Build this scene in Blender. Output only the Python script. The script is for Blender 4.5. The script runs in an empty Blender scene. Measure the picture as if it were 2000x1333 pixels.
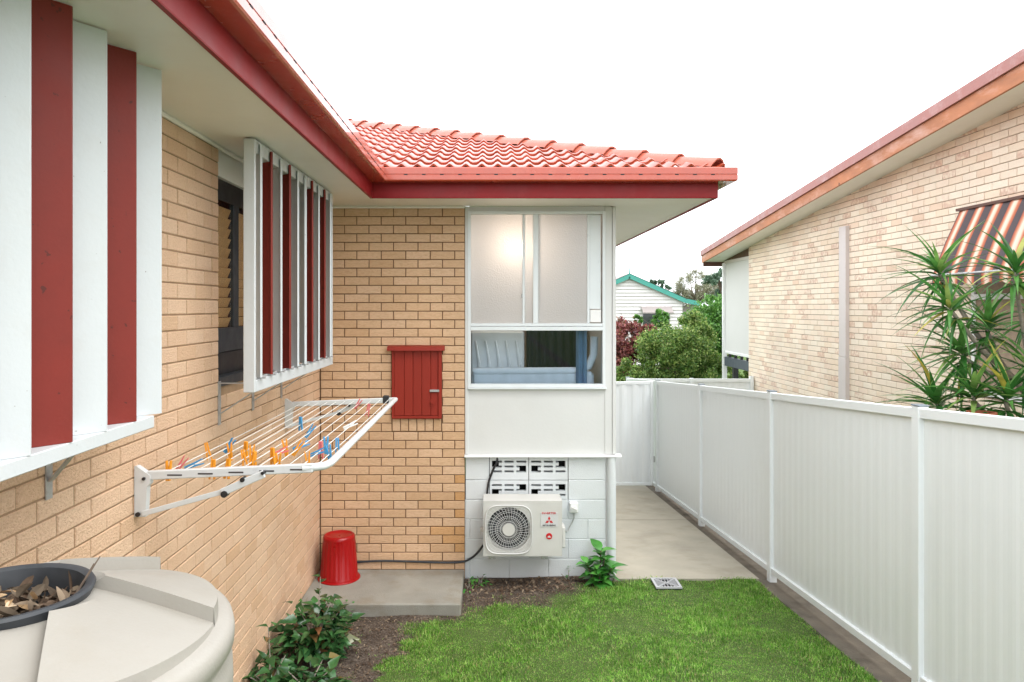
import bpy, bmesh, math, random
import numpy as np
from mathutils import Vector, Matrix

random.seed(7)
rng = np.random.default_rng(11)
S = bpy.context.scene
C = S.collection
R = math.radians
CZ = 2.69            # camera height above the lawn by the house; z values below are measured from the camera

# ------------------------------------------------------------------ camera
cam = bpy.data.cameras.new('camera')
co = bpy.data.objects.new('camera', cam); C.objects.link(co)
co.location = (0, 0, CZ); co.rotation_euler = (R(90), 0, 0)
cam.sensor_width = 36.0
cam.lens = 36.0 * 1420 / 2000
cam.shift_x = (1000 - 958) / 2000
cam.shift_y = -(666.5 - 600) / 2000
cam.clip_start = 0.05; cam.clip_end = 2000
S.camera = co

# ------------------------------------------------------------------ sky and sun (bright overcast)
SUN_EL, SUN_AZ = R(58), R(125)       # azimuth clockwise from +Y
w = bpy.data.worlds.new('World'); S.world = w; w.use_nodes = True
nt = w.node_tree; nt.nodes.clear()
out = nt.nodes.new('ShaderNodeOutputWorld'); bg = nt.nodes.new('ShaderNodeBackground')
sky = nt.nodes.new('ShaderNodeTexSky'); sky.sky_type = 'NISHITA'; sky.sun_disc = False
sky.sun_elevation = SUN_EL; sky.sun_rotation = SUN_AZ; sky.dust_density = 4
hs = nt.nodes.new('ShaderNodeHueSaturation'); hs.inputs['Saturation'].default_value = 0.15
mx = nt.nodes.new('ShaderNodeMix'); mx.data_type = 'RGBA'; mx.inputs[0].default_value = 0.88
mx.inputs[7].default_value = (10.7, 11.15, 11.6, 1)          # the even cloud layer
nt.links.new(sky.outputs[0], hs.inputs['Color']); nt.links.new(hs.outputs[0], mx.inputs[6])
nt.links.new(mx.outputs[2], bg.inputs[0]); bg.inputs[1].default_value = 0.12
nt.links.new(bg.outputs[0], out.inputs[0])
sl = bpy.data.lights.new('sun', 'SUN'); sl.energy = 0.95; sl.angle = R(40); sl.color = (1, .96, .9)
so = bpy.data.objects.new('sun', sl); C.objects.link(so)
d = Vector((math.sin(SUN_AZ) * math.cos(SUN_EL), math.cos(SUN_AZ) * math.cos(SUN_EL), math.sin(SUN_EL)))
so.rotation_euler = d.to_track_quat('Z', 'Y').to_euler(); so.location = (0, -5, 20)
S.view_settings.view_transform = 'Standard'; S.view_settings.look = 'None'
S.view_settings.exposure = 1.2; S.view_settings.gamma = 1.0
S.render.engine = 'CYCLES'
S.cycles.max_bounces = 6; S.cycles.diffuse_bounces = 3; S.cycles.glossy_bounces = 3; S.cycles.transmission_bounces = 5; S.cycles.transparent_max_bounces = 12; S.cycles.use_denoising = True

# ------------------------------------------------------------------ materials
def lin(r, g, b):
    f = lambda c: (c / 255 / 12.92) if c / 255 <= .04045 else ((c / 255 + .055) / 1.055) ** 2.4
    return (f(r), f(g), f(b), 1)
def nodes(name):
    m = bpy.data.materials.new(name); m.use_nodes = True
    n = m.node_tree; b = n.nodes['Principled BSDF']
    return m, n, b
def mat(name, col, rough=.5, var=.06, scale=6, bump=0, bscale=80, metal=0, coat=0, spec=.5, dirt=None, dirt_amt=.3, dscale=2.5, stretch=(1, 1, 1), rough_var=.08, chips=None, chip_scale=38, chip_at=.70):
    """Painted / plain surface: colour with soft large-scale unevenness, optional stains, fine relief, uneven gloss."""
    m, n, b = nodes(name); N, L = n.nodes, n.links
    g = N.new('ShaderNodeNewGeometry'); mp = N.new('ShaderNodeMapping'); mp.inputs['Scale'].default_value = stretch
    L.new(g.outputs['Position'], mp.inputs[0])
    t = N.new('ShaderNodeTexNoise'); t.inputs['Scale'].default_value = scale; t.inputs['Detail'].default_value = 6
    L.new(mp.outputs[0], t.inputs['Vector'])
    r = N.new('ShaderNodeMapRange'); r.inputs[1].default_value = .25; r.inputs[2].default_value = .75
    r.inputs[3].default_value = 1 - var; r.inputs[4].default_value = 1 + var
    L.new(t.outputs[0], r.inputs[0])
    mu = N.new('ShaderNodeMix'); mu.data_type = 'RGBA'; mu.blend_type = 'MULTIPLY'; mu.inputs[0].default_value = 1
    mu.inputs[6].default_value = (*col[:3], 1)
    cb = N.new('ShaderNodeCombineColor')
    for i in range(3): L.new(r.outputs[0], cb.inputs[i])
    L.new(cb.outputs[0], mu.inputs[7])
    last = mu.outputs[2]
    if dirt:
        t2 = N.new('ShaderNodeTexNoise'); t2.inputs['Scale'].default_value = dscale; t2.inputs['Detail'].default_value = 9; t2.inputs['Roughness'].default_value = .65
        L.new(mp.outputs[0], t2.inputs['Vector'])
        r2 = N.new('ShaderNodeMapRange'); r2.inputs[1].default_value = .5; r2.inputs[2].default_value = .72
        r2.inputs[3].default_value = 0; r2.inputs[4].default_value = dirt_amt
        L.new(t2.outputs[0], r2.inputs[0])
        m2 = N.new('ShaderNodeMix'); m2.data_type = 'RGBA'; m2.inputs[7].default_value = (*dirt[:3], 1)
        L.new(r2.outputs[0], m2.inputs[0]); L.new(last, m2.inputs[6]); last = m2.outputs[2]
    if chips:
        t4 = N.new('ShaderNodeTexNoise'); t4.inputs['Scale'].default_value = chip_scale; t4.inputs['Detail'].default_value = 3
        L.new(g.outputs['Position'], t4.inputs['Vector'])
        r4 = N.new('ShaderNodeMapRange'); r4.inputs[1].default_value = chip_at; r4.inputs[2].default_value = chip_at + .03
        L.new(t4.outputs[0], r4.inputs[0])
        m4 = N.new('ShaderNodeMix'); m4.data_type = 'RGBA'; m4.inputs[7].default_value = (*chips[:3], 1)
        L.new(r4.outputs[0], m4.inputs[0]); L.new(last, m4.inputs[6]); last = m4.outputs[2]
    L.new(last, b.inputs['Base Color'])
    rr = N.new('ShaderNodeMapRange'); rr.inputs[1].default_value = .3; rr.inputs[2].default_value = .7
    rr.inputs[3].default_value = max(.02, rough - rough_var); rr.inputs[4].default_value = min(1, rough + rough_var)
    L.new(t.outputs[0], rr.inputs[0]); L.new(rr.outputs[0], b.inputs['Roughness'])
    b.inputs['Metallic'].default_value = metal; b.inputs['Coat Weight'].default_value = coat
    b.inputs['Specular IOR Level'].default_value = spec
    if bump:
        t3 = N.new('ShaderNodeTexNoise'); t3.inputs['Scale'].default_value = bscale; t3.inputs['Detail'].default_value = 5
        L.new(mp.outputs[0], t3.inputs['Vector'])
        bp = N.new('ShaderNodeBump'); bp.inputs['Strength'].default_value = 1; bp.inputs['Distance'].default_value = bump
        L.new(t3.outputs[0], bp.inputs['Height']); L.new(bp.outputs[0], b.inputs['Normal'])
    return m
def rand_piece(N, L):
    """One random number for each piece, whether it is an object or an island of a joined mesh."""
    oi = N.new('ShaderNodeObjectInfo'); g = N.new('ShaderNodeNewGeometry')
    a = N.new('ShaderNodeMath'); a.operation = 'ADD'
    L.new(oi.outputs['Random'], a.inputs[0]); L.new(g.outputs['Random Per Island'], a.inputs[1])
    f = N.new('ShaderNodeMath'); f.operation = 'FRACT'; L.new(a.outputs[0], f.inputs[0])
    return f.outputs[0], g
def ramp(N, stops):
    r = N.new('ShaderNodeValToRGB')
    while len(r.color_ramp.elements) > 1: r.color_ramp.elements.remove(r.color_ramp.elements[-1])
    r.color_ramp.elements[0].position = stops[0][0]; r.color_ramp.elements[0].color = (*stops[0][1][:3], 1)
    for p, c in stops[1:]:
        e = r.color_ramp.elements.new(p); e.color = (*c[:3], 1)
    return r
def brick_mat(name, stops, speck, speck_amt, bump=.004, bscale=70, stretch=(1, 1, .45), rough=.85, patch=None):
    m, n, b = nodes(name); N, L = n.nodes, n.links
    rnd, g = rand_piece(N, L)
    rp = ramp(N, stops); L.new(rnd, rp.inputs[0])
    mp = N.new('ShaderNodeMapping'); mp.inputs['Scale'].default_value = stretch; L.new(g.outputs['Position'], mp.inputs[0])
    t = N.new('ShaderNodeTexNoise'); t.inputs['Scale'].default_value = bscale; t.inputs['Detail'].default_value = 7; t.inputs['Roughness'].default_value = .6; t.inputs['Distortion'].default_value = .6
    L.new(mp.outputs[0], t.inputs['Vector'])
    r = N.new('ShaderNodeMapRange'); r.inputs[1].default_value = .42; r.inputs[2].default_value = .7; r.inputs[3].default_value = 0; r.inputs[4].default_value = speck_amt
    L.new(t.outputs[0], r.inputs[0])
    m2 = N.new('ShaderNodeMix'); m2.data_type = 'RGBA'; m2.inputs[7].default_value = (*speck[:3], 1)
    L.new(r.outputs[0], m2.inputs[0]); L.new(rp.outputs[0], m2.inputs[6]); last = m2.outputs[2]
    if patch:      # clinker mark on some bricks
        t4 = N.new('ShaderNodeTexNoise'); t4.inputs['Scale'].default_value = 26; t4.inputs['Detail'].default_value = 6; L.new(g.outputs['Position'], t4.inputs['Vector'])
        w2 = N.new('ShaderNodeMath'); w2.operation = 'MULTIPLY'; w2.inputs[1].default_value = 7.31; L.new(rnd, w2.inputs[0])
        w3 = N.new('ShaderNodeMath'); w3.operation = 'FRACT'; L.new(w2.outputs[0], w3.inputs[0])
        w4 = N.new('ShaderNodeMapRange'); w4.inputs[1].default_value = .8; w4.inputs[2].default_value = .92; L.new(w3.outputs[0], w4.inputs[0])
        w5 = N.new('ShaderNodeMapRange'); w5.inputs[1].default_value = .35; w5.inputs[2].default_value = .6; L.new(t4.outputs[0], w5.inputs[0])
        w6 = N.new('ShaderNodeMath'); w6.operation = 'MULTIPLY'; L.new(w4.outputs[0], w6.inputs[0]); L.new(w5.outputs[0], w6.inputs[1])
        m4 = N.new('ShaderNodeMix'); m4.data_type = 'RGBA'; m4.inputs[7].default_value = (*patch[:3], 1)
        L.new(w6.outputs[0], m4.inputs[0]); L.new(last, m4.inputs[6]); last = m4.outputs[2]
    # broad weathering over the whole wall
    t5 = N.new('ShaderNodeTexNoise'); t5.inputs['Scale'].default_value = 1.3; t5.inputs['Detail'].default_value = 5; L.new(g.outputs['Position'], t5.inputs['Vector'])
    r5 = N.new('ShaderNodeMapRange'); r5.inputs[1].default_value = .3; r5.inputs[2].default_value = .7; r5.inputs[3].default_value = .9; r5.inputs[4].default_value = 1.06; L.new(t5.outputs[0], r5.inputs[0])
    v5 = N.new('ShaderNodeMix'); v5.data_type = 'RGBA'; v5.blend_type = 'MULTIPLY'; v5.inputs[0].default_value = 1
    cb = N.new('ShaderNodeCombineColor')
    for i in range(3): L.new(r5.outputs[0], cb.inputs[i])
    L.new(last, v5.inputs[6]); L.new(cb.outputs[0], v5.inputs[7])
    L.new(v5.outputs[2], b.inputs['Base Color']); b.inputs['Roughness'].default_value = rough; b.inputs['Specular IOR Level'].default_value = .25
    bp = N.new('ShaderNodeBump'); bp.inputs['Distance'].default_value = bump; L.new(t.outputs[0], bp.inputs['Height']); L.new(bp.outputs[0], b.inputs['Normal'])
    return m
def leaf_mat(name, stops, rough=.4, trans=.25, spec=.5):
    m, n, b = nodes(name); N, L = n.nodes, n.links
    rnd, g = rand_piece(N, L); rp = ramp(N, stops); L.new(rnd, rp.inputs[0])
    t = N.new('ShaderNodeTexNoise'); t.inputs['Scale'].default_value = 9; t.inputs['Detail'].default_value = 4; L.new(g.outputs['Position'], t.inputs['Vector'])
    r = N.new('ShaderNodeMapRange'); r.inputs[1].default_value = .3; r.inputs[2].default_value = .7; r.inputs[3].default_value = .66; r.inputs[4].default_value = 1.34; L.new(t.outputs[0], r.inputs[0])
    cb = N.new('ShaderNodeCombineColor')
    for i in range(3): L.new(r.outputs[0], cb.inputs[i])
    mu = N.new('ShaderNodeMix'); mu.data_type = 'RGBA'; mu.blend_type = 'MULTIPLY'; mu.inputs[0].default_value = 1
    L.new(rp.outputs[0], mu.inputs[6]); L.new(cb.outputs[0], mu.inputs[7])
    L.new(mu.outputs[2], b.inputs['Base Color']); b.inputs['Roughness'].default_value = rough; b.inputs['Specular IOR Level'].default_value = spec
    tr = N.new('ShaderNodeBsdfTranslucent'); L.new(mu.outputs[2], tr.inputs[0])
    ms = N.new('ShaderNodeMixShader'); ms.inputs[0].default_value = trans
    L.new(b.outputs[0], ms.inputs[1]); L.new(tr.outputs[0], ms.inputs[2])
    L.new(ms.outputs[0], N['Material Output'].inputs[0])
    return m
def glass_mat(name, tint=(.85, .9, .92), refl=1.0):
    m, n, b = nodes(name); N, L = n.nodes, n.links; N.remove(b)
    tr = N.new('ShaderNodeBsdfTransparent'); tr.inputs[0].default_value = (*tint, 1)
    gl = N.new('ShaderNodeBsdfGlossy'); gl.inputs['Roughness'].default_value = .02
    fr = N.new('ShaderNodeFresnel'); fr.inputs[0].default_value = 1.5
    mm = N.new('ShaderNodeMath'); mm.operation = 'MULTIPLY'; mm.inputs[1].default_value = refl; mm.use_clamp = True; L.new(fr.outputs[0], mm.inputs[0])
    ms = N.new('ShaderNodeMixShader'); L.new(mm.outputs[0], ms.inputs[0]); L.new(tr.outputs[0], ms.inputs[1]); L.new(gl.outputs[0], ms.inputs[2])
    L.new(ms.outputs[0], N['Material Output'].inputs[0]); return m
def frost_mat(name):
    m, n, b = nodes(name); N, L = n.nodes, n.links; N.remove(b)
    g = N.new('ShaderNodeNewGeometry')
    v = N.new('ShaderNodeTexVoronoi'); v.inputs['Scale'].default_value = 75; L.new(g.outputs['Position'], v.inputs['Vector'])
    bp = N.new('ShaderNodeBump'); bp.inputs['Distance'].default_value = .002; bp.inputs['Strength'].default_value = .6; L.new(v.outputs['Distance'], bp.inputs['Height'])
    tr = N.new('ShaderNodeBsdfTranslucent'); tr.inputs[0].default_value = (.92, .9, .88, 1); L.new(bp.outputs[0], tr.inputs['Normal'])
    rf = N.new('ShaderNodeBsdfRefraction'); rf.inputs['IOR'].default_value = 1.25; rf.inputs['Roughness'].default_value = .85; rf.inputs[0].default_value = (.93, .92, .9, 1)
    gl = N.new('ShaderNodeBsdfGlossy'); gl.inputs['Roughness'].default_value = .25; L.new(bp.outputs[0], gl.inputs['Normal'])
    df = N.new('ShaderNodeBsdfDiffuse'); df.inputs[0].default_value = (.70, .68, .66, 1); L.new(bp.outputs[0], df.inputs['Normal'])
    m1 = N.new('ShaderNodeMixShader'); m1.inputs[0].default_value = .18; L.new(tr.outputs[0], m1.inputs[1]); L.new(rf.outputs[0], m1.inputs[2])
    m3 = N.new('ShaderNodeMixShader'); m3.inputs[0].default_value = .35; L.new(m1.outputs[0], m3.inputs[1]); L.new(df.outputs[0], m3.inputs[2])
    m2 = N.new('ShaderNodeMixShader'); m2.inputs[0].default_value = .1; L.new(m3.outputs[0], m2.inputs[1]); L.new(gl.outputs[0], m2.inputs[2])
    L.new(m2.outputs[0], N['Material Output'].inputs[0]); return m

M = {}
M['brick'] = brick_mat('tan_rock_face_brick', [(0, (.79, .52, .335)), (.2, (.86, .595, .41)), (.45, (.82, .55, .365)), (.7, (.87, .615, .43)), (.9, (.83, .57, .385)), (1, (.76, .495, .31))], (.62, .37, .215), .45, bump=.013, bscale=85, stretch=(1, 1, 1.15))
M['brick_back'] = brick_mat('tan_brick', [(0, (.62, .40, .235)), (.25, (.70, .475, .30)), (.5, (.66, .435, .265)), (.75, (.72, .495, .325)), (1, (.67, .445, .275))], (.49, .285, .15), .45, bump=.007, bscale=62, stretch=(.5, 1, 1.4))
M['brick_orange'] = brick_mat('orange_brick', [(0, (.60, .34, .15)), (1, (.66, .39, .19))], (.44, .22, .09), .5, bump=.006, bscale=70, stretch=(.5, 1, 1.4))
M['brick_n'] = brick_mat('cream_brick', [(0, (.85, .70, .54)), (.25, (.90, .79, .65)), (.5, (.87, .71, .57)), (.75, (.90, .80, .66)), (.92, (.87, .74, .59)), (1, (.78, .58, .44))], (.72, .55, .42), .3, bump=.003, bscale=60, stretch=(1, 1, 1), patch=(.68, .48, .37))
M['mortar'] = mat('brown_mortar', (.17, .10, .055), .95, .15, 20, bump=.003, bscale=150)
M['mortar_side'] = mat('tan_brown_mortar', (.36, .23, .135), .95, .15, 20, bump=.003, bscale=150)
M['mortar_n'] = mat('brown_grey_mortar', (.34, .25, .18), .95, .15, 20, bump=.003, bscale=150)
M['white'] = mat('white_paint', (.80, .80, .785), .45, .03, 5, dirt=(.5, .49, .45), dirt_amt=.12, bump=.0006, bscale=60)
M['white_wall'] = mat('white_painted_block', (.68, .71, .72), .6, .03, 5, dirt=(.45, .43, .38), dirt_amt=.18, bump=.004, bscale=110)
M['cream'] = mat('cream_sheet_paint', (.665, .67, .655), .5, .025, 3, dirt=(.54, .52, .47), dirt_amt=.12, bump=.0008, bscale=40)
M['soffit'] = mat('pale_soffit_paint', (.87, .85, .79), .45, .03, 2, dirt=(.66, .61, .51), dirt_amt=.15, bump=.0006, bscale=20)
M['alu'] = mat('pale_grey_window_frame', (.72, .76, .77), .35, .03, 6, dirt=(.45, .45, .43), dirt_amt=.15)
M['red_paint'] = mat('dark_red_gloss_paint', (.26, .012, .014), .45, .12, 4, spec=.25, dirt=(.31, .03, .028), dirt_amt=.4, dscale=9, bump=.0003, bscale=25)
M['gutter'] = mat('red_gutter_enamel', (.42, .06, .025), .22, .07, 5, coat=.5, spec=.6, dirt=(.48, .12, .065), dirt_amt=.45, dscale=7)
M['red_fin'] = mat('red_shade_fin_paint', (.195, .024, .017), .55, .09, 5, spec=.3, dirt=(.17, .022, .016), dirt_amt=.4, dscale=18, bump=.0006, bscale=70, chips=(.10, .02, .015), chip_at=.69, chip_scale=30)
M['white_fin'] = mat('white_shade_fin_paint', (.57, .595, .605), .55, .03, 5, dirt=(.5, .48, .45), dirt_amt=.22, dscale=10, bump=.0008, bscale=50, chips=(.28, .26, .24), chip_at=.735)
M['tile'] = mat('red_glazed_roof_tile', (.33, .046, .018), .2, .25, 7, coat=.3, spec=.5, dirt=(.46, .12, .06), dirt_amt=.6, dscale=5, bump=.001, bscale=60, rough_var=.1)
M['cap'] = mat('faded_red_ridge_cap', (.40, .09, .052), .36, .15, 9, coat=.1, dirt=(.50, .20, .15), dirt_amt=.6, dscale=4, bump=.001, bscale=50)
M['door_red'] = mat('brick_red_door_paint', (.29, .026, .014), .55, .12, 6, spec=.3, dirt=(.19, .016, .01), dirt_amt=.45, dscale=12, stretch=(1, 1, .15), bump=.001, bscale=60)
M['bucket'] = mat('red_bucket_plastic', (.33, .002, .004), .34, .06, 6, spec=.4, bump=.0005, bscale=30)
M['galv'] = mat('galvanised_steel', (.5, .51, .51), .5, .25, 25, metal=.75, dirt=(.30, .27, .24), dirt_amt=.7, dscale=25)
M['airer'] = mat('white_enamelled_tube', (.64, .655, .66), .35, .03, 8, coat=.2, dirt=(.46, .46, .44), dirt_amt=.25, dscale=14)
M['cord'] = mat('white_clothes_line_cord', (.78, .78, .75), .7)
M['black'] = mat('black_plastic', (.018, .018, .02), .45, .1, 8)
M['dark'] = mat('dark_void', (.012, .012, .012), .9)
M['rubber'] = mat('charcoal_rubber', (.028, .032, .038), .5, .15, 12, dirt=(.1, .1, .1), dirt_amt=.4)
M['tank'] = mat('cream_moulded_plastic', (.325, .305, .27), .48, .03, 6, dirt=(.29, .26, .21), dirt_amt=.3, dscale=5, bump=.0007, bscale=110, chips=(.2, .18, .16), chip_scale=24, chip_at=.76)
M['grate'] = mat('pale_grey_grate', (.42, .42, .43), .5, .05, 8)
M['ac'] = mat('warm_white_enamel', (.60, .59, .56), .38, .02, 5, dirt=(.42, .40, .36), dirt_amt=.15, dscale=6)
M['ac_wire'] = mat('pale_grey_wire', (.66, .66, .65), .4)
M['silver'] = mat('silver_label', (.60, .60, .60), .35, .04, 10)
M['red_print'] = mat('red_print', (.55, .015, .02), .4)
M['dark_print'] = mat('dark_print', (.06, .05, .05), .5)
M['fence'] = mat('off_white_steel_sheet', (.835, .87, .875), .42, .02, 3, dirt=(.7, .71, .70), dirt_amt=.14, dscale=3, bump=.0004, bscale=15)
M['fence_cap'] = mat('blue_grey_post_cap', (.16, .19, .22), .5)
M['concrete'] = mat('path_concrete', (.42, .38, .305), .85, .14, 3, dirt=(.28, .235, .17), dirt_amt=.55, dscale=2.0, bump=.002, bscale=150)
M['slab'] = mat('old_slab_concrete', (.275, .265, .23), .85, .16, 4, dirt=(.19, .145, .09), dirt_amt=.65, dscale=3.5, bump=.004, bscale=110)
M['kerb'] = mat('stained_plinth_concrete', (.16, .135, .105), .9, .3, 6, dirt=(.06, .048, .035), dirt_amt=.8, dscale=4, bump=.006, bscale=70)
M['timber'] = mat('orange_weathered_timber', (.47, .20, .10), .65, .22, 8, spec=.3, dirt=(.58, .44, .40), dirt_amt=.75, dscale=4, stretch=(1, .35, 1), bump=.002, bscale=40, chips=(.14, .07, .05), chip_scale=9, chip_at=.72)
M['pink_cap'] = mat('faded_pink_metal_capping', (.36, .155, .135), .5, .10, 4, dirt=(.5, .34, .33), dirt_amt=.65, dscale=5)
M['brown'] = mat('dark_brown_timber', (.10, .04, .025), .6, .2, 12)
M['blind'] = mat('grey_roll_blind_fabric', (.62, .61, .585), .8, .02, 3)
M['slate'] = mat('slate_blue_beam_paint', (.07, .085, .10), .6)
M['conduit'] = mat('pale_pink_grey_duct_paint', (.62, .56, .535), .5, .03, 4)
M['green_trim'] = mat('teal_green_trim_paint', (.05, .27, .225), .5, .08, 6)
M['weatherboard'] = mat('white_weatherboard_paint', (.62, .59, .58), .6, .03, 4)
M['far_roof'] = mat('grey_brown_roof_iron', (.30, .26, .25), .6)
M['shade_dark'] = mat('dark_window_glass', (.03, .035, .04), .1, coat=.3)
M['wood_in'] = mat('honey_timber', (.42, .22, .09), .5, .15, 20, stretch=(1, 1, 4))
M['plaster'] = mat('warm_plaster', (.72, .62, .54), .8)
M['blue_cloth'] = mat('dusty_blue_cloth', (.12, .20, .30), .85, .15, 10)
M['dark_cloth'] = mat('charcoal_curtain_cloth', (.028, .036, .045), .9, .3, 8)
M['grey_cloth'] = mat('blue_grey_upholstery', (.58, .63, .68), .8, .1, 9)
M['pale_cloth'] = mat('pale_blue_white_cloth', (.82, .86, .88), .8, .08, 6)
M['terracotta'] = mat('terracotta', (.42, .13, .07), .75, .12, 10)
M['wood_stem'] = mat('grey_brown_bark', (.30, .26, .22), .9, .25, 30, bump=.004, bscale=60)
M['bark'] = mat('brown_bark', (.13, .095, .07), .9, .3, 20)
M['glass'] = glass_mat('window_glass', (.90, .94, .97), .6)
M['shutter'] = mat('amber_timber_slat', (.85, .52, .25), .4, .12, 20)
M['glass_side'] = glass_mat('plain_window_glass', (.92, .93, .92), .25)
M['frost'] = frost_mat('frosted_glass')
M['dry_leaf'] = leaf_mat('dry_leaf', [(0, (.36, .22, .11)), (.4, (.55, .40, .24)), (.7, (.24, .12, .06)), (1, (.62, .48, .32))], .75, .15, .2)
M['litter'] = leaf_mat('brown_litter', [(0, (.07, .045, .03)), (.5, (.14, .095, .065)), (.8, (.26, .20, .14)), (1, (.04, .028, .02))], .85, .1, .2)
M['gloss_leaf'] = leaf_mat('glossy_dark_leaf', [(0, (.018, .06, .02)), (.45, (.032, .105, .03)), (.8, (.05, .15, .045)), (.93, (.08, .20, .06)), (1, (.22, .09, .04))], .22, .12, .6)
M['hyd_leaf'] = leaf_mat('bright_green_leaf', [(0, (.035, .17, .025)), (.6, (.07, .28, .04)), (1, (.13, .38, .07))], .35, .2)
M['sword_leaf'] = leaf_mat('sword_leaf', [(0, (.025, .11, .025)), (.4, (.055, .20, .04)), (.75, (.13, .33, .075)), (.95, (.30, .42, .12)), (1, (.60, .46, .08))], .35, .3)
M['bush'] = leaf_mat('yellow_green_foliage', [(0, (.045, .11, .02)), (.35, (.11, .22, .04)), (.7, (.22, .34, .07)), (1, (.42, .46, .15))], .5, .3)
M['conifer'] = leaf_mat('bright_green_foliage', [(0, (.04, .13, .02)), (.5, (.09, .24, .035)), (1, (.16, .34, .06))], .5, .3)
M['red_bush'] = leaf_mat('red_foliage', [(0, (.11, .025, .03)), (.5, (.26, .07, .065)), (.85, (.36, .13, .11)), (1, (.22, .20, .07))], .5, .25)
M['olive'] = leaf_mat('grey_olive_foliage', [(0, (.17, .18, .11)), (.5, (.27, .27, .18)), (1, (.38, .36, .26))], .6, .25)
M['dark_tree'] = leaf_mat('blue_green_foliage', [(0, (.05, .10, .06)), (1, (.13, .21, .13))], .6, .25)
M['grass'] = leaf_mat('grass_blade', [(0, (.05, .18, .015)), (.25, (.11, .30, .03)), (.5, (.20, .43, .055)), (.75, (.31, .53, .10)), (.92, (.46, .60, .20)), (.96, (.52, .48, .21)), (1, (.36, .27, .13))], .5, .35, .3)
M['peg_o'] = mat('orange_plastic', (.78, .30, .015), .45, .03)
M['peg_b'] = mat('blue_plastic', (.06, .30, .58), .45, .03)
M['peg_p'] = mat('pink_plastic', (.72, .17, .18), .45, .03)
M['peg_w'] = mat('white_plastic', (.82, .82, .80), .45, .03)
# ground: damp soil with leaf stains; thatch colour under the lawn
def ground_mat():
    m, n, b = nodes('garden_soil'); N, L = n.nodes, n.links
    g = N.new('ShaderNodeNewGeometry')
    t = N.new('ShaderNodeTexNoise'); t.inputs['Scale'].default_value = 5; t.inputs['Detail'].default_value = 10; t.inputs['Roughness'].default_value = .7; L.new(g.outputs['Position'], t.inputs['Vector'])
    t2 = N.new('ShaderNodeTexNoise'); t2.inputs['Scale'].default_value = 60; t2.inputs['Detail'].default_value = 8; L.new(g.outputs['Position'], t2.inputs['Vector'])
    a = N.new('ShaderNodeMath'); a.operation = 'MULTIPLY_ADD'; a.inputs[1].default_value = .55; L.new(t2.outputs[0], a.inputs[0])
    a2 = N.new('ShaderNodeMath'); a2.operation = 'MULTIPLY'; a2.inputs[1].default_value = .5; L.new(t.outputs[0], a2.inputs[0]); L.new(a2.outputs[0], a.inputs[2])
    r = ramp(N, [(.36, (.03, .022, .017)), (.5, (.075, .057, .045)), (.6, (.135, .107, .085)), (.72, (.24, .20, .16))]); L.new(a.outputs[0], r.inputs[0])
    at = N.new('ShaderNodeAttribute'); at.attribute_name = 'lawn'
    mxx = N.new('ShaderNodeMix'); mxx.data_type = 'RGBA'; mxx.inputs[7].default_value = (.075, .125, .028, 1)
    L.new(at.outputs['Fac'], mxx.inputs[0]); L.new(r.outputs[0], mxx.inputs[6])
    L.new(mxx.outputs[2], b.inputs['Base Color']); b.inputs['Roughness'].default_value = .95; b.inputs['Specular IOR Level'].default_value = .2
    bp = N.new('ShaderNodeBump'); bp.inputs['Distance'].default_value = .02; L.new(a.outputs[0], bp.inputs['Height']); L.new(bp.outputs[0], b.inputs['Normal'])
    return m
M['ground'] = ground_mat()
def stripe_mat():
    m, n, b = nodes('striped_awning_canvas'); N, L = n.nodes, n.links
    tc = N.new('ShaderNodeTexCoord'); sp = N.new('ShaderNodeSeparateXYZ'); L.new(tc.outputs['UV'], sp.inputs[0])
    f = N.new('ShaderNodeMath'); f.operation = 'FRACT'; L.new(sp.outputs[0], f.inputs[0])
    r = ramp(N, [(0, (.08, .065, .07)), (.33, (.09, .07, .075)), (.36, (.42, .10, .05)), (.46, (.55, .20, .11)), (.54, (.75, .55, .42)), (.68, (.80, .66, .54)), (.8, (.55, .22, .12)), (.93, (.38, .08, .045)), (.96, (.08, .065, .07))])
    L.new(f.outputs[0], r.inputs[0]); L.new(r.outputs[0], b.inputs['Base Color']); b.inputs['Roughness'].default_value = .85
    return m
M['stripe'] = stripe_mat()
def lamp_mat():
    m, n, b = nodes('lit_lamp_globe'); b.inputs['Base Color'].default_value = (.9, .85, .75, 1)
    b.inputs['Emission Color'].default_value = (1, .82, .66, 1); b.inputs['Emission Strength'].default_value = 12
    return m
M['lamp'] = lamp_mat()

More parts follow.
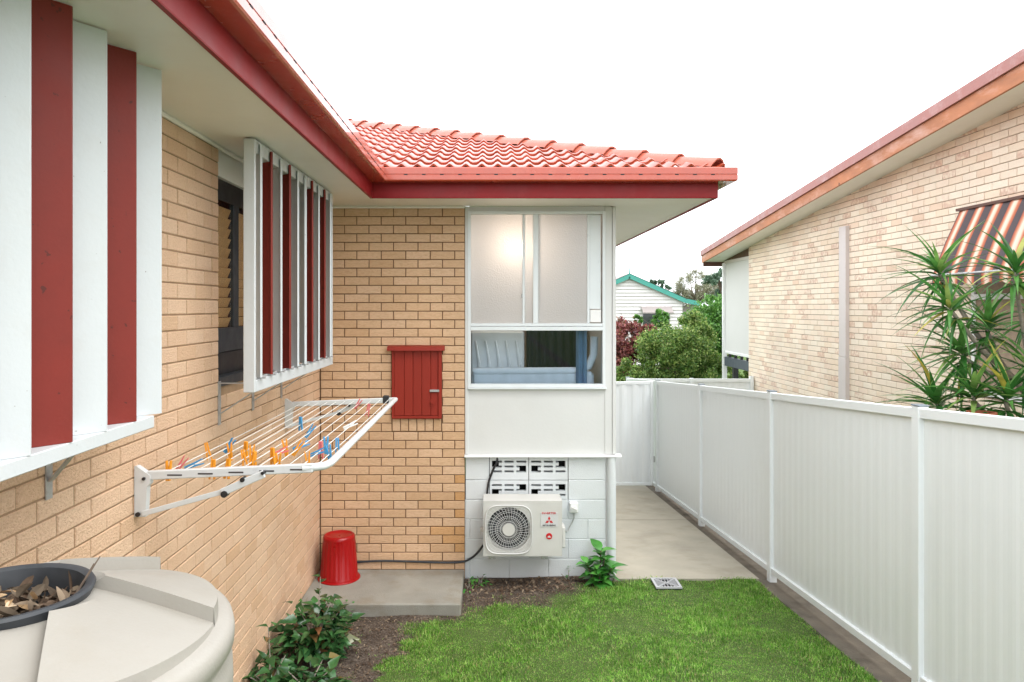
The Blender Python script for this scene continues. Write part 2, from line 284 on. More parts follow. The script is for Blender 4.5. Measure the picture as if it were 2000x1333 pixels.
# ------------------------------------------------------------------ helpers
LOC = {}                     # object -> its place (x, y, z from the camera)
def B(): return bmesh.new()
def box(bm, x0, x1, y0, y1, z0, z1, bev=0, m=None):
    vs = [bm.verts.new(p) for p in ((x0, y0, z0), (x1, y0, z0), (x1, y1, z0), (x0, y1, z0), (x0, y0, z1), (x1, y0, z1), (x1, y1, z1), (x0, y1, z1))]
    if m is not None:
        for v in vs: v.co = m @ v.co
    fs = [bm.faces.new([vs[i] for i in q]) for q in ((0, 3, 2, 1), (4, 5, 6, 7), (0, 1, 5, 4), (1, 2, 6, 5), (2, 3, 7, 6), (3, 0, 4, 7))]
    if bev:
        es = list({e for f in fs for e in f.edges})
        bmesh.ops.bevel(bm, geom=es, offset=bev, segments=1, affect='EDGES', profile=.5)
    return vs
def bar(bm, p, q, wd, ht, up=(0, 0, 1), bev=0):
    """A straight bar of section wd x ht from p to q."""
    p, q = Vector(p), Vector(q); dirv = (q - p); L = dirv.length; dirv.normalize()
    u = Vector(up); s = dirv.cross(u)
    if s.length < 1e-4: s = dirv.cross(Vector((1, 0, 0)))
    s.normalize(); u = s.cross(dirv)
    m = Matrix((( s.x, dirv.x, u.x, p.x), (s.y, dirv.y, u.y, p.y), (s.z, dirv.z, u.z, p.z), (0, 0, 0, 1)))
    box(bm, -wd / 2, wd / 2, 0, L, -ht / 2, ht / 2, bev, m)
def tube(bm, pts, r, n=8, caps=True):
    pts = [Vector(p) for p in pts]; rs = r if isinstance(r, (list, tuple)) else [r] * len(pts)
    rings = []
    ref = None
    for i, p in enumerate(pts):
        t = (pts[min(i + 1, len(pts) - 1)] - pts[max(i - 1, 0)]).normalized()
        if ref is None: ref = t.orthogonal().normalized()
        s = (ref - t * ref.dot(t))
        s = s.normalized() if s.length > 1e-5 else t.orthogonal().normalized()
        ref = s; u = t.cross(s)
        rings.append([bm.verts.new(p + (s * math.cos(a) + u * math.sin(a)) * rs[i]) for a in [2 * math.pi * k / n for k in range(n)]])
    for a, b_ in zip(rings, rings[1:]):
        for k in range(n): bm.faces.new((a[k], a[(k + 1) % n], b_[(k + 1) % n], b_[k]))
    if caps: bm.faces.new(rings[0][::-1]); bm.faces.new(rings[-1])
def lathe(bm, prof, n=48, c=(0, 0, 0), close=False):
    rings = [[bm.verts.new((c[0] + r * math.cos(2 * math.pi * k / n), c[1] + r * math.sin(2 * math.pi * k / n), c[2] + z)) for k in range(n)] for r, z in prof]
    for a, b_ in zip(rings, rings[1:]):
        for k in range(n): bm.faces.new((a[k], a[(k + 1) % n], b_[(k + 1) % n], b_[k]))
    if close: bm.faces.new(rings[0][::-1]); bm.faces.new(rings[-1])
    return rings
def extrude_profile(bm, prof, A, Bp, close=True):
    """prof: list of functions giving section points; A/Bp: lists of 3D points of the two end sections."""
    a = [bm.verts.new(p) for p in A]; b_ = [bm.verts.new(p) for p in Bp]; n = len(a)
    for i in range(n if close else n - 1): bm.faces.new((a[i], a[(i + 1) % n], b_[(i + 1) % n], b_[i]))
    if close:
        bm.faces.new(a[::-1]); bm.faces.new(b_)
def poly_prism(bm, pts, vec):
    a = [bm.verts.new(p) for p in pts]; b_ = [bm.verts.new(Vector(p) + Vector(vec)) for p in pts]; n = len(a)
    for i in range(n): bm.faces.new((a[i], a[(i + 1) % n], b_[(i + 1) % n], b_[i]))
    bm.faces.new(a[::-1]); bm.faces.new(b_)
def meshof(bm, name, m, smooth=False, loc=(0, 0, 0), angle=None):
    bmesh.ops.recalc_face_normals(bm, faces=bm.faces)
    if any(loc): bmesh.ops.translate(bm, verts=bm.verts, vec=-Vector(loc))
    me = bpy.data.meshes.new(name); bm.to_mesh(me); bm.free()
    for x in (m if isinstance(m, (list, tuple)) else [m]): me.materials.append(x)
    if smooth or angle:
        me.polygons.foreach_set('use_smooth', [True] * len(me.polygons))
        if angle: me.set_sharp_from_angle(angle=R(angle))
    return me
def link(name, data, loc, parent):
    o = bpy.data.objects.new(name, data); C.objects.link(o); LOC[o] = Vector(loc)
    if parent is not None:
        o.parent = parent; o.location = Vector(loc) - LOC[parent]
    else: o.location = Vector(loc) + Vector((0, 0, CZ))
    return o
def tag(o, label=None, cat=None, group=None, kind=None):
    for k, v in (('label', label), ('category', cat), ('group', group), ('kind', kind)):
        if v: o[k] = v
    return o
def part(name, bm, m, parent, loc=None, smooth=False, angle=None, kind=None, label=None):
    loc = LOC[parent] if loc is None else Vector(loc)
    o = link(name, meshof(bm, name, m, smooth, loc, angle), loc, parent)
    return tag(o, label=label, kind=kind)
def thing(name, label, cat, loc, group=None):
    return tag(link(name, None, loc, None), label, cat, group)
def single(name, bm, m, label, cat, loc, group=None, smooth=False, angle=None, kind=None):
    o = link(name, meshof(bm, name, m, smooth, loc, angle), loc, None)
    return tag(o, label, cat, group, kind)
def struct(name, bm, m, loc=(0, 0, 0), smooth=False):
    o = link(name, meshof(bm, name, m, smooth, loc), loc, None); o['kind'] = 'structure'; return o
def np_mesh(name, V, F, m, loc=(0, 0, 0), smooth=False):
    """V (n,3), F (k,3 or 4)"""
    V = np.asarray(V, dtype=np.float32) - np.asarray(loc, dtype=np.float32)
    me = bpy.data.meshes.new(name); k = F.shape[1]
    me.vertices.add(len(V)); me.vertices.foreach_set('co', V.ravel())
    me.loops.add(F.size); me.loops.foreach_set('vertex_index', F.ravel().astype(np.int32))
    me.polygons.add(len(F)); me.polygons.foreach_set('loop_start', np.arange(0, F.size, k, dtype=np.int32))
    me.polygons.foreach_set('loop_total', np.full(len(F), k, dtype=np.int32))
    if smooth: me.polygons.foreach_set('use_smooth', np.ones(len(F), dtype=bool))
    me.update(calc_edges=True); me.validate(); me.materials.append(m); return me
def on_plane(px, py, z):       # where a sight line meets a level plane (used to read places off the photograph)
    Y = z * 1420 / (600 - py); return Vector(((px - 958) * Y / 1420, Y, z))
def at(px, py, Y): return Vector(((px - 958) * Y / 1420, Y, (600 - py) * Y / 1420))

# ------------------------------------------------------------------ key dimensions (metres, z from the camera)
WX = -1.682                  # side wing wall face (faces +X)
BY = 7.17                    # back wall face (faces -Y)
BXL, BXR = -.2525, 1.237     # window bay, left and right
SOF = .995                   # soffit underside
CR, BL, JT = .08495, .2415, .008
ROW0 = .977                  # a bed joint just under the soffit
FX, FYY = -1.069, 6.57       # fascia faces
FR = 2.054                   # right fascia
FEX = 2.75                   # boundary fence
NX = 5.3                     # neighbour's wall face

# ------------------------------------------------------------------ ground
def sstep(a, b_, x):
    t = np.clip((x - a) / (b_ - a), 0, 1); return t * t * (3 - 2 * t)
def gz(x, y):
    x = np.asarray(x, dtype=float); y = np.asarray(y, dtype=float)
    yr = np.clip(y, 0, 15.5); right = -(2.14 + .0715 * yr); left = -2.69 - .45 * sstep(9, 15, y)
    wgt = sstep(-.7, 1.3, x); return left * (1 - wgt) + right * wgt
LX = np.array([-.95, -.80, -.70, -.34, .19, .81, 1.26, 1.5, 2.6]); LYE = np.array([3.6, 5.15, 5.85, 6.24, 6.38, 6.62, 6.97, 7.02, 7.02])
def lawn_mask(x, y):
    xw = x + .07 * np.sin(y * 8.3 + 1) + .05 * np.sin(y * 19 + 2 * x) + .03 * np.sin(y * 41)
    e = np.interp(xw, LX, LYE, left=0)
    wob = .07 * np.sin(x * 9 + 1) + .05 * np.sin(x * 23) + .05 * np.sin(y * 17 + x * 5)
    d1 = (e + wob * (x < 1.15) - y); return np.where((xw > -.98) & (x < 2.56), sstep(-.26, .16, d1), 0)
xs = np.unique(np.concatenate([np.linspace(-180, -8, 12), np.linspace(-8, -2.2, 12), np.arange(-2.2, 3.2, .05), np.linspace(3.2, 9, 20), np.linspace(9, 220, 14)]))
ys = np.unique(np.concatenate([np.linspace(-80, -3, 8), np.linspace(-3, 3, 20), np.arange(3, 8, .05), np.linspace(8, 20, 30), np.linspace(20, 420, 16)]))
GX, GY = np.meshgrid(xs, ys)
GZ = gz(GX, GY) + np.where((np.abs(GX) < 2.6) & (GY < 7.4) & (GY > 2), .012 * np.sin(GX * 7) * np.sin(GY * 6.1), 0)
GZ = GZ - .07 * ((GX > 1.16) & (GX < 2.85) & (GY > 7.06) & (GY < 12.6))       # bed of the path
GZ = GZ - .05 * ((GX > 2.52) & (GX < 2.9) & (GY < 7.1) & (GY > 1))
nx, ny = len(xs), len(ys)
idx = np.arange(nx * ny).reshape(ny, nx)
F = np.stack([idx[:-1, :-1], idx[:-1, 1:], idx[1:, 1:], idx[1:, :-1]], -1).reshape(-1, 4)
me = np_mesh('ground', np.stack([GX, GY, GZ], -1).reshape(-1, 3), F, M['ground'], smooth=True)
a = me.attributes.new('lawn', 'FLOAT', 'POINT')
far_lawn = ((GX > 2.9) | (GY > 12.7)) * 1.0
a.data.foreach_set('value', np.maximum(lawn_mask(GX, GY) * .85, far_lawn).ravel().astype(np.float32))
g_o = link('ground', me, (0, 0, 0), None); g_o['kind'] = 'structure'

# path beside the house: two concrete panels with a tooled joint
path = link('path', None, (1.9, 9.5, -2.82), None); path['kind'] = 'structure'
for y0, y1 in ((7.04, 9.60), (9.62, 12.5)):
    bm = B(); pr = []
    for y in (y0, y1):
        z = float(-(2.14 + .0715 * y))
        pr.append([(1.2, y, z - .1), (2.60, y, z - .1), (2.60, y, z + .012), (1.2, y, z + .012)])
    extrude_profile(bm, None, pr[0], pr[1]); part('path_slab', bm, M['concrete'], path)
# stained plinth strip under the fence
bm = B(); A, Bq = [], []
for y, l in ((1.0, A), (12.4, Bq)):
    z = -(2.14 + .0715 * y)
    l += [(2.60, y, z - .12), (2.86, y, z - .12), (2.86, y, z - .035), (2.605, y, z - .03)]
extrude_profile(bm, None, A, Bq); struct('plinth_strip', bm, M['kerb'])

# ------------------------------------------------------------------ the brick house
house = thing('brick_house', 'tan brick house with red tiled roof, red gutters and a white window bay', 'house', (0, 8, -2.69))

def brick_me(cache, L, H, axis, m, dep=.03):
    """one brick face block; face looks along +X (axis 'x') or -Y (axis 'y') or -X ('n')"""
    k = (round(L, 3), round(H, 3), axis, m.name)
    if k in cache: return cache[k]
    bm = B(); c = .0035
    l, h = L / 2, H / 2
    def P(a_, d_, z_): return {'x': (d_, a_, z_), 'y': (a_, -d_, z_), 'n': (-d_, a_, z_)}[axis]
    o = [bm.verts.new(P(a_, -dep, z_)) for a_, z_ in ((-l, -h), (l, -h), (l, h), (-l, h))]
    q = [bm.verts.new(P(a_, -c, z_)) for a_, z_ in ((-l, -h), (l, -h), (l, h), (-l, h))]
    f = [bm.verts.new(P(a_, random.uniform(-.001, .0015), z_)) for a_, z_ in ((-l + c, -h + c), (l - c, -h + c), (l - c, h - c), (-l + c, h - c))]
    for i in range(4):
        j = (i + 1) % 4; bm.faces.new((o[i], o[j], q[j], q[i])); bm.faces.new((q[i], q[j], f[j], f[i]))
    bm.faces.new(f)
    cache[k] = meshof(bm, 'brick', m); return cache[k]
BC = {}
def lay(axis, a0, a1, zrange, joints_even, holes, ztop=None):
    """stretcher bond between a0 and a1; returns (centre along wall, z, length, height, row)"""
    outl = []
    r0 = int(math.floor((ROW0 - zrange[1]) / CR)) - 1; r1 = int(math.ceil((ROW0 - zrange[0]) / CR))
    for r in range(r0, r1):
        zt = min(ROW0 - r * CR, zrange[1]); zb = max(ROW0 - (r + 1) * CR, zrange[0])
        if zt - zb < .012: continue
        off = joints_even if r % 2 == 0 else joints_even + BL / 2
        k = math.floor((a0 - off) / BL)
        while off + k * BL < a1:
            p, q = max(a0, off + k * BL), min(a1, off + (k + 1) * BL); k += 1
            segs = [(p, q)]
            for h0, h1, hz0, hz1 in holes:
                if zb < hz1 - .01 and zt > hz0 + .01:
                    ns = []
                    for s0, s1 in segs:
                        if s1 <= h0 or s0 >= h1: ns.append((s0, s1)); continue
                        if s0 < h0: ns.append((s0, h0))
                        if s1 > h1: ns.append((h1, s1))
                    segs = ns
            for s0, s1 in segs:
                if s1 - s0 < .03: continue
                outl.append(((s0 + s1) / 2, (zt + zb) / 2, s1 - s0 - JT, zt - zb - (JT if zt - zb > .05 else .004), r))
    return outl
W1 = (.95, 2.80, -.497, SOF); W2 = (4.498, 6.20, -.497, SOF)
def wall_sheet(bm, axis, pos, a0, a1, z0, z1, holes, th=.1):
    """backing wall (mortar) with real openings, made of butted boxes"""
    cuts = sorted({a0, a1} | {h[0] for h in holes} | {h[1] for h in holes})
    for p, q in zip(cuts, cuts[1:]):
        spans = [(z0, z1)]
        for h in holes:
            if h[0] <= p + 1e-6 and h[1] >= q - 1e-6:
                ns = []
                for s in spans:
                    if h[2] > s[0]: ns.append((s[0], min(s[1], h[2])))
                    if h[3] < s[1]: ns.append((max(s[0], h[3]), s[1]))
                spans = ns
        for s in spans:
            if axis == 'x': box(bm, pos - th, pos, p, q, s[0], s[1])
            elif axis == 'y': box(bm, p, q, pos, pos + th, s[0], s[1])
            else: box(bm, pos, pos + th, p, q, s[0], s[1])
    bmesh.ops.remove_doubles(bm, verts=bm.verts, dist=1e-5)
mort = .009
bm = B(); wall_sheet(bm, 'x', WX - .006, -1.2, BY + .1, -2.75, SOF + .1, [W1, W2]); side_wall = part('brick_wall', bm, M['mortar_side'], house)
MB_ = (-.973, -.482, -1.10, -.40)                  # meter box opening
SOLD = (-.973, -.482, -1.10 - .128, -1.10)          # soldier course under it
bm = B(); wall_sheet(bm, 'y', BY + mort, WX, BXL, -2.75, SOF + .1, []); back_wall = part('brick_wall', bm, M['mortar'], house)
items = []
for a_, z_, L_, H_, r_ in lay('x', -1.2, BY, (-2.72, SOF), BY - BL / 2 - 40 * BL, [W1, W2]):
    px = 958 + WX * 1420 / max(a_, .3); py = 600 - z_ * 1420 / max(a_, .3)
    seen = a_ > 1.9 and px > 0 and 0 < py < 1333
    if px < 318 and py < 830 - (px - 318) * .35: seen = False           # behind the near shade
    if px < 440 and py > 1075 + max(0, px - 300) * .6: seen = False      # behind the tank
    items.append((L_ * H_ * (1420 / max(a_, .3)) ** 2 * (abs(WX) / max(a_, .3)) if seen else 0, 'x', (WX, a_, z_), L_, H_, 'brick'))
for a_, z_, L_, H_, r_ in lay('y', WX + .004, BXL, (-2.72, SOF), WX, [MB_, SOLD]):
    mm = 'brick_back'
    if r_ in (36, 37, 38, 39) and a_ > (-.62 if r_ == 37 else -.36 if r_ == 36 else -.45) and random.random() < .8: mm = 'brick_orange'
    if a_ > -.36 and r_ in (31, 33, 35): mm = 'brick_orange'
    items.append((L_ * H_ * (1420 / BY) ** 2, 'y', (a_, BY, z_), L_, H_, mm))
for i in range(6):
    wv = (.491 - .004) / 6; items.append((.01 * (1420 / BY) ** 2, 'y', (-.971 + wv * (i + .5), BY, -1.10 - .064), wv - JT, .118, 'brick_back'))
items.sort(key=lambda t: -t[0])
def join_bricks(rest, name, parent, mats, axis):
    bm = B()
    for _, ax, p, L_, H_, mm in rest:
        me_ = brick_me(BC, L_, H_, ax, M[mm]); n0 = len(bm.verts); nf = len(bm.faces)
        bm.from_mesh(me_); bm.verts.ensure_lookup_table(); bm.faces.ensure_lookup_table()
        j = random.uniform(-.0018, .0018)
        for v in bm.verts[n0:]:
            v.co += Vector(p) + (Vector((j, 0, 0)) if ax != 'y' else Vector((0, j, 0)))
        for f in bm.faces[nf:]: f.material_index = mats.index(mm)
    loc = LOC[parent]; bmesh.ops.translate(bm, verts=bm.verts, vec=-loc)
    me_ = bpy.data.meshes.new(name); bm.to_mesh(me_); bm.free()
    for x in mats: me_.materials.append(M[x])
    o = link(name, me_, loc, parent); o['kind'] = 'stuff'; return o
for _, ax, p, L_, H_, mm in items[:300]:
    o = link('brick', brick_me(BC, L_, H_, ax, M[mm]), Vector(p) + Vector((random.uniform(-.0018, .0018),) * 3) * (Vector((1, 0, 0)) if ax == 'x' else Vector((0, 1, 0))), side_wall if ax == 'x' else back_wall)
join_bricks(items[300:], 'brickwork', house, ['brick', 'brick_back', 'brick_orange'], None)

# soffit, quad mould
bm = B()
poly_prism(bm, [(WX, -1.5, SOF), (FX - .02, -1.5, SOF), (FX - .02, FYY + .02, SOF), (FR - .02, FYY + .02, SOF), (FR - .02, 15, SOF), (BXR, 15, SOF), (BXR, BY, SOF), (WX, BY, SOF)], (0, 0, .02))
part('soffit', bm, M['soffit'], house)
for pts in (((WX + .012, -1.4, SOF - .012), (WX + .012, BY - .012, SOF - .012)), ((WX + .03, BY - .012, SOF - .012), (BXL, BY - .012, SOF - .012))):
    bm = B(); bar(bm, pts[0], pts[1], .024, .024, bev=.006); part('soffit_mould', bm, M['soffit'], house)
# fascia and gutter, mitred round the inner and right corners
def offset_path(o_):    # path of a line lying o_ outside the fascia face
    return [(FX + o_, -1.5), (FX + o_, FYY - o_), (FR + o_, FYY - o_), (FR + o_, 15)]
def sweep(bm, prof):
    rings = []
    for k in range(4): rings.append([bm.verts.new((*offset_path(o_)[k], z)) for o_, z in prof])
    n = len(prof)
    for a_, b_ in zip(rings, rings[1:]):
        for i in range(n): bm.faces.new((a_[i], a_[(i + 1) % n], b_[(i + 1) % n], b_[i]))
    bm.faces.new(rings[0][::-1]); bm.faces.new(rings[-1])
bm = B(); sweep(bm, [(-.02, .983), (0, .983), (.002, .989), (.002, 1.20), (-.02, 1.20)]); part('fascia', bm, M['red_paint'], house)
bm = B(); sweep(bm, [(.004, 1.118), (.118, 1.115), (.130, 1.1185), (.136, 1.128), (.136, 1.168), (.1325, 1.1715), (.1325, 1.1755), (.136, 1.179), (.136, 1.232), (.130, 1.239), (.118, 1.239), (.118, 1.228), (.126, 1.226), (.126, 1.130), (.118, 1.123), (.010, 1.126), (.010, 1.19), (.004, 1.19)])
gut = part('gutter', bm, M['gutter'], house)
slot = {}
def slot_me(ax):
    if ax not in slot:
        bm = B()
        if ax == 'x': box(bm, -.001, .0012, -.016, .016, -.005, .005)
        else: box(bm, -.016, .016, -.0012, .001, -.005, .005)
        slot[ax] = meshof(bm, 'gutter_slot', M['dark'])
    return slot[ax]
y = 6.2
while y > 1.2: link('gutter_slot', slot_me('x'), (FX + .136, y, 1.1735), gut); y -= .16
x = -.75
while x < 2.1: link('gutter_slot', slot_me('y'), (x, FYY - .136, 1.1735), gut); x += .16

# roof: sheet under the tiles, one object per tile, hip caps
TP = .345; EY, EZ = 6.515, 1.238
def roof_z(y): return EZ + TP * (y - EY)
RT = 4.5
bm = B()
EXL, EXR = FX + .055, FR + .04
q = lambda x, y, z: bm.verts.new((x, y, z))
apex = (EXR - RT, EY + RT, EZ + TP * RT - .03)
back_l = (EXL - RT, EY + RT, EZ + TP * RT - .03)
bm.faces.new([q(EXL, EY + .02, EZ - .03), q(EXR, EY + .02, EZ - .03), q(*apex), q(*back_l)])
bm.faces.new([q(EXR, EY + .02, EZ - .03), q(EXR, 15, EZ - .03), q(EXR - RT, 15, EZ + TP * RT - .03), q(*apex)])
bm.faces.new([q(EXL, -1.5, EZ - .03), q(EXL, EY + .02, EZ - .03), q(*back_l), q(EXL - RT, -1.5, EZ + TP * RT - .03)])
bmesh.ops.remove_doubles(bm, verts=bm.verts, dist=1e-4)
roof = part('roof', bm, M['tile'], house)
TW, TG = .288, .315
cs, sn = math.cos(math.atan(TP)), math.sin(math.atan(TP))
def tile_bm(W=TW, hipcut=None, valcut=None, base=None):
    bm = B(); n = 16; rows = []
    for s_, lift in ((-.012, .0), (-.004, .004), (TG + .05, -.022)):
        row = []
        for i in range(n + 1):
            u = i / n * W; ph = math.cos(2 * math.pi * (u / (W / 2)) + math.pi)
            zz = .034 * max(0, .5 + .5 * ph) ** 2.0 + lift
            row.append(bm.verts.new((u - W / 2, s_ * cs - zz * sn, s_ * sn + zz * cs)))
        rows.append(row)
    low = [bm.verts.new((v.co.x, v.co.y + .004, v.co.z - .017)) for v in rows[0]]
    for a_, b_ in ((low, rows[0]), (rows[0], rows[1]), (rows[1], rows[2])):
        for i in range(n): bm.faces.new((a_[i], a_[i + 1], b_[i + 1], b_[i]))
    if base is not None:
        x0, y0 = base
        bmesh.ops.translate(bm, verts=bm.verts, vec=(x0, y0, 0))
        for cut in (hipcut, valcut):
            if cut: bmesh.ops.bisect_plane(bm, geom=bm.verts[:] + bm.edges[:] + bm.faces[:], plane_co=cut[0], plane_no=cut[1], clear_outer=True)
        bmesh.ops.translate(bm, verts=bm.verts, vec=(-x0, -y0, 0))
    return bm
tile_mesh = meshof(tile_bm(), 'roof_tile', M['tile'], angle=40)
nrow = 14
for r in range(nrow):
    y0 = EY + r * TG * cs; z0 = roof_z(y0) + .012
    xl = EXL - (y0 - EY); xr = EXR - (y0 - EY)
    i0 = math.floor((xl - .3 - EXL) / TW)
    x = EXL + i0 * TW + TW / 2
    while x - TW / 2 < xr:
        crossing = (x + TW / 2 > xr - TG) or (x - TW / 2 < xl + .02)
        if x + TW / 2 > xl - TG:
            jit = Vector((0, random.uniform(-.004, .004), random.uniform(0, .003)))
            if crossing:
                b_ = tile_bm(base=(x, y0), hipcut=((EXR - .015, EY, 0), (1, 1, 0)), valcut=((EXL + .03, EY, 0), (-1, -1, 0)))
                if len(b_.faces) > 2: link('roof_tile', meshof(b_, 'roof_tile', M['tile'], angle=40), Vector((x, y0, z0)) + jit, roof)
                else: b_.free()
            else: link('roof_tile', tile_mesh, Vector((x, y0, z0)) + jit, roof)
        x += TW
# tiles of the side wing's slope, seen only from elsewhere: one joined part
bm = B()
for r in range(5):
    for k in range(26):
        y = -1.2 + k * TW
        if y > EY - .1 + r * .28: continue
        b_ = tile_bm(); m3 = Matrix.Translation((EXL - .01 - r * TG * cs, y, EZ - .012 + r * TG * sn)) @ Matrix.Rotation(R(90), 4, 'Z')
        b_.transform(m3); t_ = bpy.data.meshes.new('t'); b_.to_mesh(t_); b_.free(); bm.from_mesh(t_); bpy.data.meshes.remove(t_)
part('side_wing_tiles', bm, M['tile'], house, kind='stuff')
# hip caps
hd = Vector((-1, 1, TP)).normalized(); hs_ = Vector((1, 1, 0)).normalized(); hu = hs_.cross(hd).normalized()
if hu.z < 0: hu = -hu
def cap_mesh():
    bm = B(); rings = []
    for s_, sc, lf in ((0, 1.06, .012), (.03, 1.05, .012), (.44, .92, -.012)):
        ring = []
        for k, (a_, h_) in enumerate(((-.135, -.05), (-.105, -.012), (-.05, .034), (0, .046), (.05, .034), (.105, -.012), (.135, -.05))):
            ring.append(bm.verts.new(hd * s_ + hs_ * a_ * sc + hu * (h_ * sc + lf)))
        rings.append(ring)
    lo = [bm.verts.new(v.co * .0 + (v.co - hu * .016)) for v in rings[0]]
    for a_, b_ in ((lo, rings[0]), (rings[0], rings[1]), (rings[1], rings[2])):
        for i in range(6): bm.faces.new((a_[i], a_[i + 1], b_[i + 1], b_[i]))
    return meshof(bm, 'hip_cap', M['cap'], angle=50)
cm = cap_mesh(); s_ = .02; c0 = Vector((EXR - .02, EY + .02, EZ + .042))
while s_ < RT * 1.4:
    link('hip_cap', cm, c0 + hd * s_, roof); s_ += .40
# side wall of the wing beyond the bay
bm = B(); wall_sheet(bm, 'x', BXR - .012, BY + .13, 15, -3.3, SOF + .02, []); part('side_cladding', bm, M['cream'], house)

# ---- window bay: cladding, trims, window
bm = B()
box(bm, BXL + .01, BXR - .03, BY + .012, BY + .03, -1.452, -.80)
part('cladding_sheet', bm, M['cream'], house)
bm = B(); box(bm, BXL + .01, BXR - .03, BY + .012, BY + .03, .936, SOF - .001); part('head_board', bm, M['cream'], house)
for x0, x1, yy in ((BXL + .002, BXL + .032, BY - .004), (1.128, 1.20, BY + .004), (BXR - .034, BXR, BY - .006)):
    bm = B(); box(bm, x0, x1, yy, BY + .06, -1.452, SOF - .002, bev=.003); part('cover_strip', bm, M['cream'], house)
bm = B(); poly_prism(bm, [(BXL - .004, BY + .03, -1.452), (BXL - .004, BY - .045, -1.468), (BXL - .004, BY - .045, -1.474), (BXL - .004, BY + .03, -1.474)], (BXR - BXL + .055, 0, 0))
part('flashing', bm, M['white'], house)
X = lambda px: (px - 958) / 198.0
Zp = lambda py: (600 - py) / 198.0
win = part('window', (lambda b_: (box(b_, X(914), X(919.5), BY - .012, BY + .07, Zp(757), Zp(413)), b_)[1])(B()), M['alu'], house)
def winpart(name, px0, px1, py0, py1, y0, y1, m='alu', bev=.002):
    bm = B(); box(bm, X(px0), X(px1), BY + y0, BY + y1, Zp(py1), Zp(py0), bev=bev); return part(name, bm, M[m], win)
winpart('frame_rail', 919.6, 1176.4, 413, 419, -.012, .07); winpart('frame_rail', 919.6, 1176.4, 750.5, 757, -.012, .07)
winpart('frame_stile', 1176.5, 1182, 413, 757, -.012, .07)
winpart('transom', 919.6, 1176.4, 632, 637.5, -.008, .07); winpart('transom', 919.6, 1176.4, 638.3, 646, -.016, .07)
winpart('mullion', 1041, 1051, 419.2, 631.8, -.006, .06)
winpart('sash_stile', 1020.5, 1025, 419.2, 631.8, .012, .04)
winpart('sash_stile', 1147, 1152, 419.2, 631.8, .008, .04)
winpart('infill_panel', 1152.3, 1174, 419.2, 604, .02, .04)
winpart('vent_flap', 1152.8, 1174, 605.5, 630, .006, .04, 'white')
winpart('catch', 1018.5, 1021.5, 574, 582, .002, .02, 'galv')
winpart('sill', 914, 1184, 757.3, 760, -.03, .06)
winpart('frosted_pane', 919.7, 1020.3, 419.2, 631.8, .026, .03, 'frost', 0)
winpart('frosted_pane', 1025.2, 1040.8, 419.2, 631.8, .020, .024, 'frost', 0)
winpart('frosted_pane', 1051.2, 1146.8, 419.2, 631.8, .020, .024, 'frost', 0)
winpart('clear_pane', 919.8, 1176.3, 646.2, 750.3, .026, .03, 'glass', 0)
# the room behind
bm = B()
x0, x1, y0, y1, z0, z1 = -1.5, 1.15, BY + .14, 10.6, -1.25, .96
for args in ((x0 - .05, x0, y0, y1, z0, z1), (x1, x1 + .05, y0, y1, z0, z1), (x0 - .05, x1 + .05, y0, y1, z1, z1 + .05)):
    box(bm, *args)
box(bm, x0 - .05, x1 + .05, y1, y1 + .05, z0, z1)
part('room_wall', bm, M['plaster'], house)
bm = B(); box(bm, x0 - .05, x1 + .05, BY + .12, y1 + .05, z0 - .06, z0); part('room_floor', bm, M['wood_in'], house)

# ---- concrete block base with breeze vents
BB = BY + .012
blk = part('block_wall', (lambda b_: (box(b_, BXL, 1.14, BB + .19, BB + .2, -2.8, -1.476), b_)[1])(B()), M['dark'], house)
BCH = .194; BLN = .388
def block_mesh(L, H):
    bm = B(); box(bm, -L / 2, L / 2, 0, .19, -H / 2, H / 2, bev=.004); return meshof(bm, 'block', M['white_wall'])
def vent_mesh(L, H, pattern):
    bm = B(); cx = [-L / 2, -L / 2 + .022, -.072, -.045, .045, .072, L / 2 - .022, L / 2]
    zt = H / 2; zs = [zt, zt - .038, zt - .058, zt - .086, zt - .106, zt - .134, zt - .154, -zt]
    for j in range(7):
        for i in range(7):
            hole = (i in (1, 3, 5)) and (j in (1, 3, 5))
            col = (i - 1) // 2
            if i in (1, 3, 5) and j in (2, 4) and (col, j) in pattern: hole = 'half'
            if hole is True: continue
            xa, xb = cx[i], cx[i + 1]
            if hole == 'half':
                if col == 0: xa = xb - .03
                elif col == 2: xb = xa + .03
                else: continue
            box(bm, xa, xb, 0, .06, zs[j + 1], zs[j])
    bmesh.ops.remove_doubles(bm, verts=bm.verts, dist=1e-5)
    return meshof(bm, 'vent_block', M['white_wall'])
bcache = {}
bxs = [BXL + .004, 1.14]
for r in range(7):
    zt = -1.478 - (0 if r == 0 else (.232 + (r - 1) * BCH)); H = .232 if r == 0 else BCH
    zb = zt - H
    off = -.01 if r in (0, 2, 4) else -.01
    js = [BXL + .004]
    start = {0: X(956), 1: X(956), 2: X(956) - .0, 3: X(920) , 4: X(956), 5: X(995) - BLN, 6: X(956)}[r]
    if r >= 2: start = X(956) + (BLN / 2 if r % 2 else 0) - BLN
    xj = start
    while xj < 1.14 - .03:
        if xj > BXL + .04: js.append(xj)
        xj += BLN
    js.append(1.14)
    for a_, b_ in zip(js, js[1:]):
        L_ = b_ - a_ - .006; H_ = H - .006
        vent = r in (0, 1) and X(950) < (a_ + b_) / 2 < X(1112)
        key = (round(L_, 3), round(H_, 3), vent, r if vent else 0, round(a_, 2) if vent else 0)
        if key not in bcache:
            if vent: bcache[key] = vent_mesh(L_, H_, {(0, 2), (2, 4)} if a_ < .1 and r == 0 else {(2, 2), (0, 4)})
            else: bcache[key] = block_mesh(L_, H_)
        link('vent_block' if vent else 'block', bcache[key], ((a_ + b_) / 2, BB, (zt + zb) / 2), blk)
